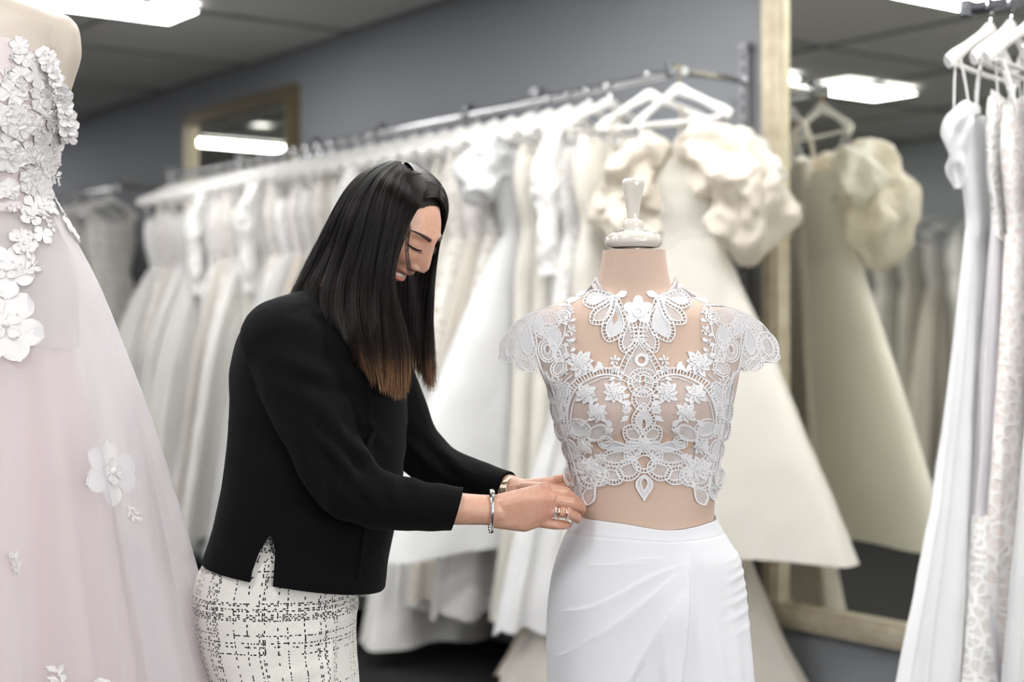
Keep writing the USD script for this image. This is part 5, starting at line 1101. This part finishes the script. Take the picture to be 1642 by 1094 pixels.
def flat(g, h, back=False):
    V_, F_, U_, k = [], [], [], 0
    for p in polys(g):
        p = p.segmentize(8.0)
        # interior points so that the panel follows the curved form
        x0, y0, x1, y1 = p.bounds; pts = np.stack(np.meshgrid(np.arange(x0, x1, 7.0), np.arange(y0, y1, 7.0)), -1).reshape(-1, 2)
        try: v, f = trimesh.creation.triangulate_polygon(p, engine='earcut')
        except Exception: continue
        if len(f) == 0: continue
        m = trimesh.Trimesh(np.c_[v, np.zeros(len(v))], f, process=False)
        if max(x1 - x0, y1 - y0) > 14:
            vv_, ff_ = trimesh.remesh.subdivide_to_size(m.vertices, m.faces, 9.0, max_iter=12)
        else: vv_, ff_ = m.vertices, m.faces
        V_.append(vv_[:, :2]); F_.append(ff_ + k); k += len(vv_)
    if not V_: return None, None
    v = np.vstack(V_); return trimesh.Trimesh(on_lace(v, np.full(len(v), h), back), np.vstack(F_), process=False), v
def drop(p0, p1, w, bend=0.0, n=44, skew=1.7):
    p0, p1 = np.array(p0, float), np.array(p1, float); d = p1 - p0; L = np.linalg.norm(d); d /= L; nn = np.array([-d[1], d[0]])
    t = np.linspace(0, 1, n); hw_ = w * np.maximum(np.sin(PI * t ** skew), 0) ** 0.8
    L2 = L + w * 0.45; c = p0 + (t * L2)[:, None] * d + (bend * np.sin(PI * t))[:, None] * nn
    return Polygon(np.vstack([c + hw_[:, None] * nn, (c - hw_[:, None] * nn)[::-1][1:-1]])).buffer(0.01)
def oval(c, rx, ry, rot=0): return affinity.rotate(affinity.scale(Point(c).buffer(1, 24), rx, ry), rot)
def mirror(g):
    return affinity.affine_transform(g, [-1, 2 * 0.04, 0, 1, 2 * (1022 - 490 * 0.04), 0])
def cordline(pts, w=2.4, n=40): return LineString(spline(np.array(pts, float), n)).buffer(w / 2)
def ladder(inner, outer, step=6.0, w=1.3):
    ob, ib = outer.exterior, inner.exterior; rs = []
    for s in np.arange(0, ob.length, step):
        p = ob.interpolate(s); q = ib.interpolate(ib.project(p)); rs.append(LineString([p, q]).buffer(w / 2))
    return unary_union(rs)
class Motif:
    def __init__(s): s.cord, s.solid, s.net, s.fine = [], [], [], []
    def paisley(s, g, border=6.0, fill='net', sw=1.9, hole=None, step=6.0):
        if border:
            o = g.buffer(border); s.cord += [o.exterior.buffer(sw / 2), ladder(g, o, step)]
        s.cord.append(g.exterior.buffer(sw / 2))
        body = g.difference(hole) if hole is not None else g
        if hole is not None: s.cord.append(hole.exterior.buffer(sw / 2))
        if fill == 'net': s.net.append(body)
        elif fill == 'fine': s.fine.append(body)
        elif fill == 'solid': s.solid.append(body)
        return s
def emit(m, name='lace_motif', both=True):
    for mir in ((False, True) if both else (False,)):
        for back in (False, True):
            G = lambda L: (mirror(unary_union(L)) if mir else unary_union(L)) if L else None
            c = G(m.cord); s = G(m.solid)
            par = top
            if c is not None:
                e = extr(c, 0.0, 0.0021, back)
                if e is not None: par = obj(name, e, M['lace'], top, world=True, smooth=40)
            if s is not None:
                e = extr(s.buffer(-0.2), 0.0, 0.0013, back)
                if e is not None: par2 = obj('satin_fill', e, M['lace_satin'], par, world=True, smooth=40)
            for L, mt in ((m.net, 'net'), (m.fine, 'net_fine')):
                g = G(L)
                if g is not None:
                    f, uv = flat(g, 0.0006, back)
                    if f is not None: obj('net_fill', f, M[mt], par, world=True, smooth=True, uv=uv)
def spiky(c, R, n=6, rot=0.0, layers=2):
    n = n + 2 if R > 12 else n; layers = layers + 1 if R > 14 else layers; R = R * 1.06
    """Pointed-petal blossom: each layer a raised star of leaf-shaped petals."""
    ms = []
    for L in range(layers):
        r = R * (1 - 0.30 * L); ps = [affinity.rotate(affinity.scale(drop((c[0], c[1] - r), (c[0], c[1] - r * 0.24), r * (0.23 if k % 2 else 0.19), r * 0.05, 22, 1.1), 1, 1 if k % 2 else 0.86, origin=c).difference(LineString([(c[0], c[1] - r * 0.3), (c[0], c[1] - r * 0.62)]).buffer(r * 0.022)), rot + 360 * k / n + 24 * L, origin=c) for k in range(n)]
        ms.append((ps, 0.0022 + 0.0016 * L))
    return ms
def emit_flower(c, R, n=6, rot=0.0, layers=2, both=True, name='lace_flower'):
    for mir in ((False, True) if both else (False,)):
        for back in (False, True):
            meshes = []
            for ps, h in spiky(c, R, n, rot, layers):
                for i, p in enumerate(ps):
                    e = extr(mirror(p) if mir else p, 0.0005, h + 0.0004 * (i % 2), back)
                    if e is not None: meshes.append(e)
            cp = Point(c).buffer(R * 0.13); e = extr(mirror(cp) if mir else cp, 0.0, 0.0055, back)
            meshes.append(e); obj(name, cat(meshes), M['lace'], top, world=True, smooth=40)
def emit_shape(gs, name, h=0.0024, both=True, m='lace'):
    for mir in ((False, True) if both else (False,)):
        for back in (False, True):
            for g in gs:
                e = extr(mirror(g) if mir else g, 0.0, h, back)
                if e is not None: obj(name, e, M[m], top, world=True, smooth=40)
def panel(g, mt, h, name, both=True):
    for mir in ((False, True) if both else (False,)):
        for back in (False, True):
            f, uv = flat(mirror(g) if mir else g, h, back)
            if f is not None: obj(name, f, M[mt], top, world=True, smooth=True, uv=uv)
# --- grounds: dense net over the sides and shoulders, sheer cups
side = Polygon(spline([(866, 592), (880, 626), (892, 672), (906, 722), (918, 775), (926, 800), (946, 790), (985, 770), (985, 742), (940, 712), (914, 690), (911, 655), (918, 625), (926, 600), (905, 590), (886, 600)], 90, True)).buffer(0)
shoulder = Polygon(spline([(845, 505), (880, 492), (914, 489), (922, 520), (922, 556), (912, 590), (892, 612), (876, 612), (862, 582), (850, 545)], 70, True)).buffer(0)
sleeve = Polygon(spline([(850, 504), (832, 514), (816, 532), (806, 555), (802, 574), (818, 578), (832, 578), (842, 590), (858, 595), (864, 582), (852, 545)], 70, True)).buffer(0)
cup = Polygon(spline([(914, 690), (911, 660), (919, 634), (940, 612), (970, 602), (998, 610), (1004, 640), (1006, 668), (998, 690), (970, 702), (938, 706)], 80, True)).buffer(0)
panel(side, 'net_sheer', 0.0004, 'side_net'); panel(shoulder, 'net_sheer', 0.0004, 'shoulder_net'); panel(sleeve, 'net_fine', 0.0004, 'sleeve_net'); panel(cup, 'net_sheer', 0.0004, 'cup_panel')
# --- collar and the bib of paisleys
emit(Motif().paisley(drop((978, 477), (945, 484), 8, 2), 6, 'solid'), 'collar_motif')
emit(Motif().paisley(drop((984, 481), (955, 511), 8.5, -4), 6.5, 'net'))
emit(Motif().paisley(drop((987, 482), (978, 536), 13, -7), 7, 'solid', step=6.5))
emit(Motif().paisley(drop((1011, 508), (1002, 556), 8.5, -4), 6, 'net'))
m = Motif(); m.cord += [cordline([(957, 445), (962, 458), (972, 469), (984, 478)], 3.2), cordline([(957, 446), (950, 458), (938, 470), (925, 478)], 2.0), cordline([(985, 480), (996, 495), (1006, 512), (1010, 530)], 2.4), cordline([(925, 478), (912, 486), (916, 494)], 2.4)]
m.cord += [cordline([(1010, 526 + k * 7), (1020, 525 + k * 7), (1030, 526 + k * 7)], 1.6, 8) for k in range(4)]
m.fine.append(Polygon([(957, 446), (963, 460), (982, 478), (966, 484), (942, 477), (947, 462)])); emit(m, 'collar_cord')
emit_shape([drop((983, 478), (1004, 470), 5.5), drop((935, 478), (908, 484), 4), drop((945, 468), (925, 474), 4), drop((960, 470), (950, 455), 4)], 'collar_leaf')
for k in range(5):
    g = affinity.rotate(oval((1023, 486), 8.5, 12), 72 * k, origin=(1023, 498)); emit_shape([g], 'bib_petal', 0.0018 + 0.0004 * (k % 2), both=False)
emit_shape([Point(1023, 502).buffer(8.5).difference(Point(1023, 502).buffer(5.2))], 'bib_ring', 0.0034, both=False)
K = [(1029, 546), (1018, 562), (1006, 584), (1000, 600), (1010, 606), (1020, 600), (1030, 604)]
kite = Polygon(K + [(2 * float(axis(y)) - x, y) for x, y in K[::-1]]).buffer(3).buffer(-2)
emit(Motif().paisley(kite, 8.5, 'net', hole=Point(1028.5, 578).buffer(6.5), step=6.5), 'bib_motif', both=False)
emit_shape([Point(1028.5, 578).buffer(11).difference(Point(1028.5, 578).buffer(6.6))], 'bib_ring', 0.003, both=False)
emit(Motif().paisley(oval((1030.5, 614), 17, 16), 7, 'net', hole=oval((1030.5, 613), 5, 12), step=6), 'bib_motif', both=False)
emit(Motif().paisley(oval((1031, 640), 12, 13), 6.5, 'net', step=6), 'bib_motif', both=False)
emit_flower((986, 578), 10, 5, 10, 1); emit_flower((1009, 574), 6, 5, 0, 1)
emit(Motif().paisley(drop((1032, 654), (1032, 682), 13, skew=1.3), 6.5, 'solid', hole=oval((1032, 680), 4, 9)), 'centre_motif', both=False)
# --- the blossom below the bust
for a, b, w, f, bd in (((1032, 706), (1008, 692), 8.5, 'net', 6), ((1032, 712), (1004, 714), 6.5, 'solid', 0), ((1026, 718), (1008, 730), 6, 'fine', 5)):
    emit(Motif().paisley(drop(a, b, w), bd, f), 'centre_motif')
emit_flower((1033, 713), 13, 6, 0, 2, both=False)
emit(Motif().paisley(oval((992, 733), 22, 9, -6), 5.5, 'net'), 'oval_motif'); emit(Motif().paisley(oval((984, 715), 20, 7, 8), 0, 'solid'), 'oval_motif')
emit(Motif().paisley(oval((1033, 741), 13, 11), 6, None), 'centre_motif', both=False)
emit(Motif().paisley(oval((1008, 753), 13, 11, -20), 6.5, 'net'), 'scallop_motif'); emit(Motif().paisley(oval((982, 762), 12, 8, 20), 6.5, 'net'), 'scallop_motif'); emit(Motif().paisley(oval((962, 764), 9, 9), 6, 'fine'), 'scallop_motif')
d = drop((1033, 802), (1033, 768), 13, 0, 44, 1.5); dh = drop((1033, 790), (1033, 768), 6, 0, 30, 1.5)
emit(Motif().paisley(d, 0, 'solid', sw=2.6, hole=dh), 'pendant_drop', both=False)
emit(Motif().paisley(drop((957, 775), (942, 805), 10, 2), 0, 'net', sw=2.8), 'hem_leaf'); emit(Motif().paisley(oval((948, 762), 15, 14), 7, 'net'), 'scallop_motif'); emit(Motif().paisley(drop((930, 765), (925, 800), 6), 0, 'solid'), 'hem_leaf')
# --- bust cups
arc = [(917, 700), (911, 672), (914, 645), (926, 622), (948, 607), (975, 601), (996, 606)]
oa = [(905, 702), (899, 672), (903, 640), (918, 614), (944, 597), (974, 591), (998, 597)]
m = Motif(); m.cord += [cordline(arc, 2.6, 70), cordline(oa, 2.2, 70), cordline([(x + 5 * np.sign(960 - x) * (x < 985), y + 5) for x, y in arc], 1.4, 70)]
A_, B_ = spline(np.array(arc, float), 34), spline(np.array(oa, float), 34); m.cord += [LineString([a, b]).buffer(0.8) for a, b in zip(A_, B_)]; emit(m, 'cup_arc')
for c, R, n, r in (((932, 583), 23, 7, 0), ((940, 632), 19, 6, 12), ((986, 629), 20, 7, 30), ((958, 662), 18, 6, 5), ((946, 750), 22, 7, 10), ((938, 716), 15, 6, 0), ((1004, 655), 9, 5, 20), ((985, 592), 9, 5, 0), ((976, 690), 8, 5, 0), ((964, 735), 11, 6, 0)):
    emit_flower(c, R, n, r)
emit_shape([drop((996 + dx, 640 + dy), (1008 + dx, 634 + dy), 3.2) for dx, dy in ((0, 0), (3, 12), (2, 24), (-2, 36))] + [drop((1010, 640 + dy), (998, 645 + dy), 3) for dy in (2, 14, 26)], 'leaf_sprig')
emit_shape([drop((950, 600), (962, 586), 4), drop((968, 598), (960, 582), 4.5), drop((975, 612), (985, 606), 3), drop((968, 672), (980, 682), 4), drop((945, 672), (932, 682), 4), drop((950, 645), (958, 640), 3)], 'leaf_sprig')
emit(Motif().paisley(oval((958, 694), 17, 11, -28), 0, 'net', sw=2.8)); emit(Motif().paisley(oval((928, 688), 15, 10, 25), 5, 'solid')); emit(Motif().paisley(oval((971, 709), 7, 6), 4, None))
# --- sides
for c, rx, ry, r, f, b in (((905, 632), 6, 15, 8, 'solid', 4), ((893, 660), 5, 14, -10, 'net', 4), ((900, 690), 6, 14, -15, 'net', 4), ((914, 722), 7, 13, -18, 'solid', 4), ((923, 745), 7, 12, -10, 'net', 4), ((890, 632), 5, 12, -12, 'net', 4), ((905, 655), 3, 9, 0, 'net', 3), ((912, 765), 5, 12, -14, 'net', 3)):
    emit(Motif().paisley(oval(c, rx, ry, r), b, f, sw=1.8, step=5), 'side_motif')
for c in ((884, 610), (897, 612), (902, 672), (908, 705), (918, 782), (930, 730)): emit_flower(c, 8, 5, 30 * c[0], 1)
m = Motif()
for a in ([(868, 592), (882, 626), (894, 670), (908, 722), (920, 778)], [(876, 596), (892, 640), (904, 690), (920, 740), (930, 780)], [(918, 776), (935, 785), (950, 783)], [(886, 604), (898, 618), (906, 612), (918, 602)]): m.cord.append(cordline(a, 2.0, 60))
emit(m, 'side_cord')
# --- shoulders and cap sleeves
emit(Motif().paisley(oval((880, 512), 13, 8, 8), 6.5, 'net'), 'shoulder_motif'); emit(Motif().paisley(oval((888, 537), 8, 12, -22), 3, 'solid'), 'shoulder_motif'); emit(Motif().paisley(oval((903, 508), 7, 6), 4, 'net'), 'shoulder_motif')
emit(Motif().paisley(oval((878, 562), 10, 15, -8), 4, 'net', hole=oval((878, 560), 4.5, 7)), 'shoulder_motif'); emit(Motif().paisley(oval((898, 566), 7, 10, 10), 4, 'net'), 'shoulder_motif'); emit(Motif().paisley(oval((896, 590), 8, 11, 30), 4, 'net'), 'shoulder_motif')
emit(Motif().paisley(oval((862, 524), 5, 16, -32), 4, 'solid'), 'shoulder_motif')
m = Motif()
for a in ([(852, 503), (868, 530), (882, 552), (892, 580)], [(862, 500), (880, 530), (894, 556), (904, 580)], [(846, 508), (854, 540), (862, 570), (868, 592)], [(904, 492), (906, 515), (904, 540), (896, 556)], [(850, 503), (880, 493), (912, 490)], [(868, 592), (878, 604), (884, 618)]): m.cord.append(cordline(a, 2.2, 40))
A_, B_ = spline(np.array([(852, 503), (868, 530), (882, 552), (892, 580)], float), 16), spline(np.array([(862, 500), (880, 530), (894, 556), (904, 580)], float), 16); m.cord += [LineString([a, b]).buffer(0.8) for a, b in zip(A_, B_)]
emit(m, 'shoulder_cord')
for c, R in (((915, 500), 7), ((917, 530), 9), ((914, 548), 6), ((914, 572), 9), ((905, 596), 8)): emit_flower(c, R, 5, 7 * c[1], 1)
emit_shape([drop((914, 540 + 8 * k), (922 if k % 2 else 906, 536 + 8 * k), 3) for k in range(5)] + [drop((912, 512 + 5 * k), (922 if k % 2 else 904, 508 + 5 * k), 2.6) for k in range(3)], 'leaf_sprig')
emit(Motif().paisley(oval((820, 556), 8.5, 15, 14), 8.5, 'fine', sw=2.6, step=7), 'sleeve_motif'); emit(Motif().paisley(drop((852, 520), (848, 565), 9, 4), 7, 'solid', step=7), 'sleeve_motif'); emit(Motif().paisley(oval((842, 584), 11, 7, 20), 4, 'fine'), 'sleeve_motif'); emit(Motif().paisley(oval((838, 522), 9, 5, -40), 4, 'fine'), 'sleeve_motif')
m = Motif(); m.cord += [cordline([(850, 504), (832, 514), (816, 532), (806, 555), (801, 574)], 2.0), cordline([(801, 574), (812, 582), (830, 578), (843, 592), (860, 596)], 2.0)]; emit(m, 'sleeve_edge')
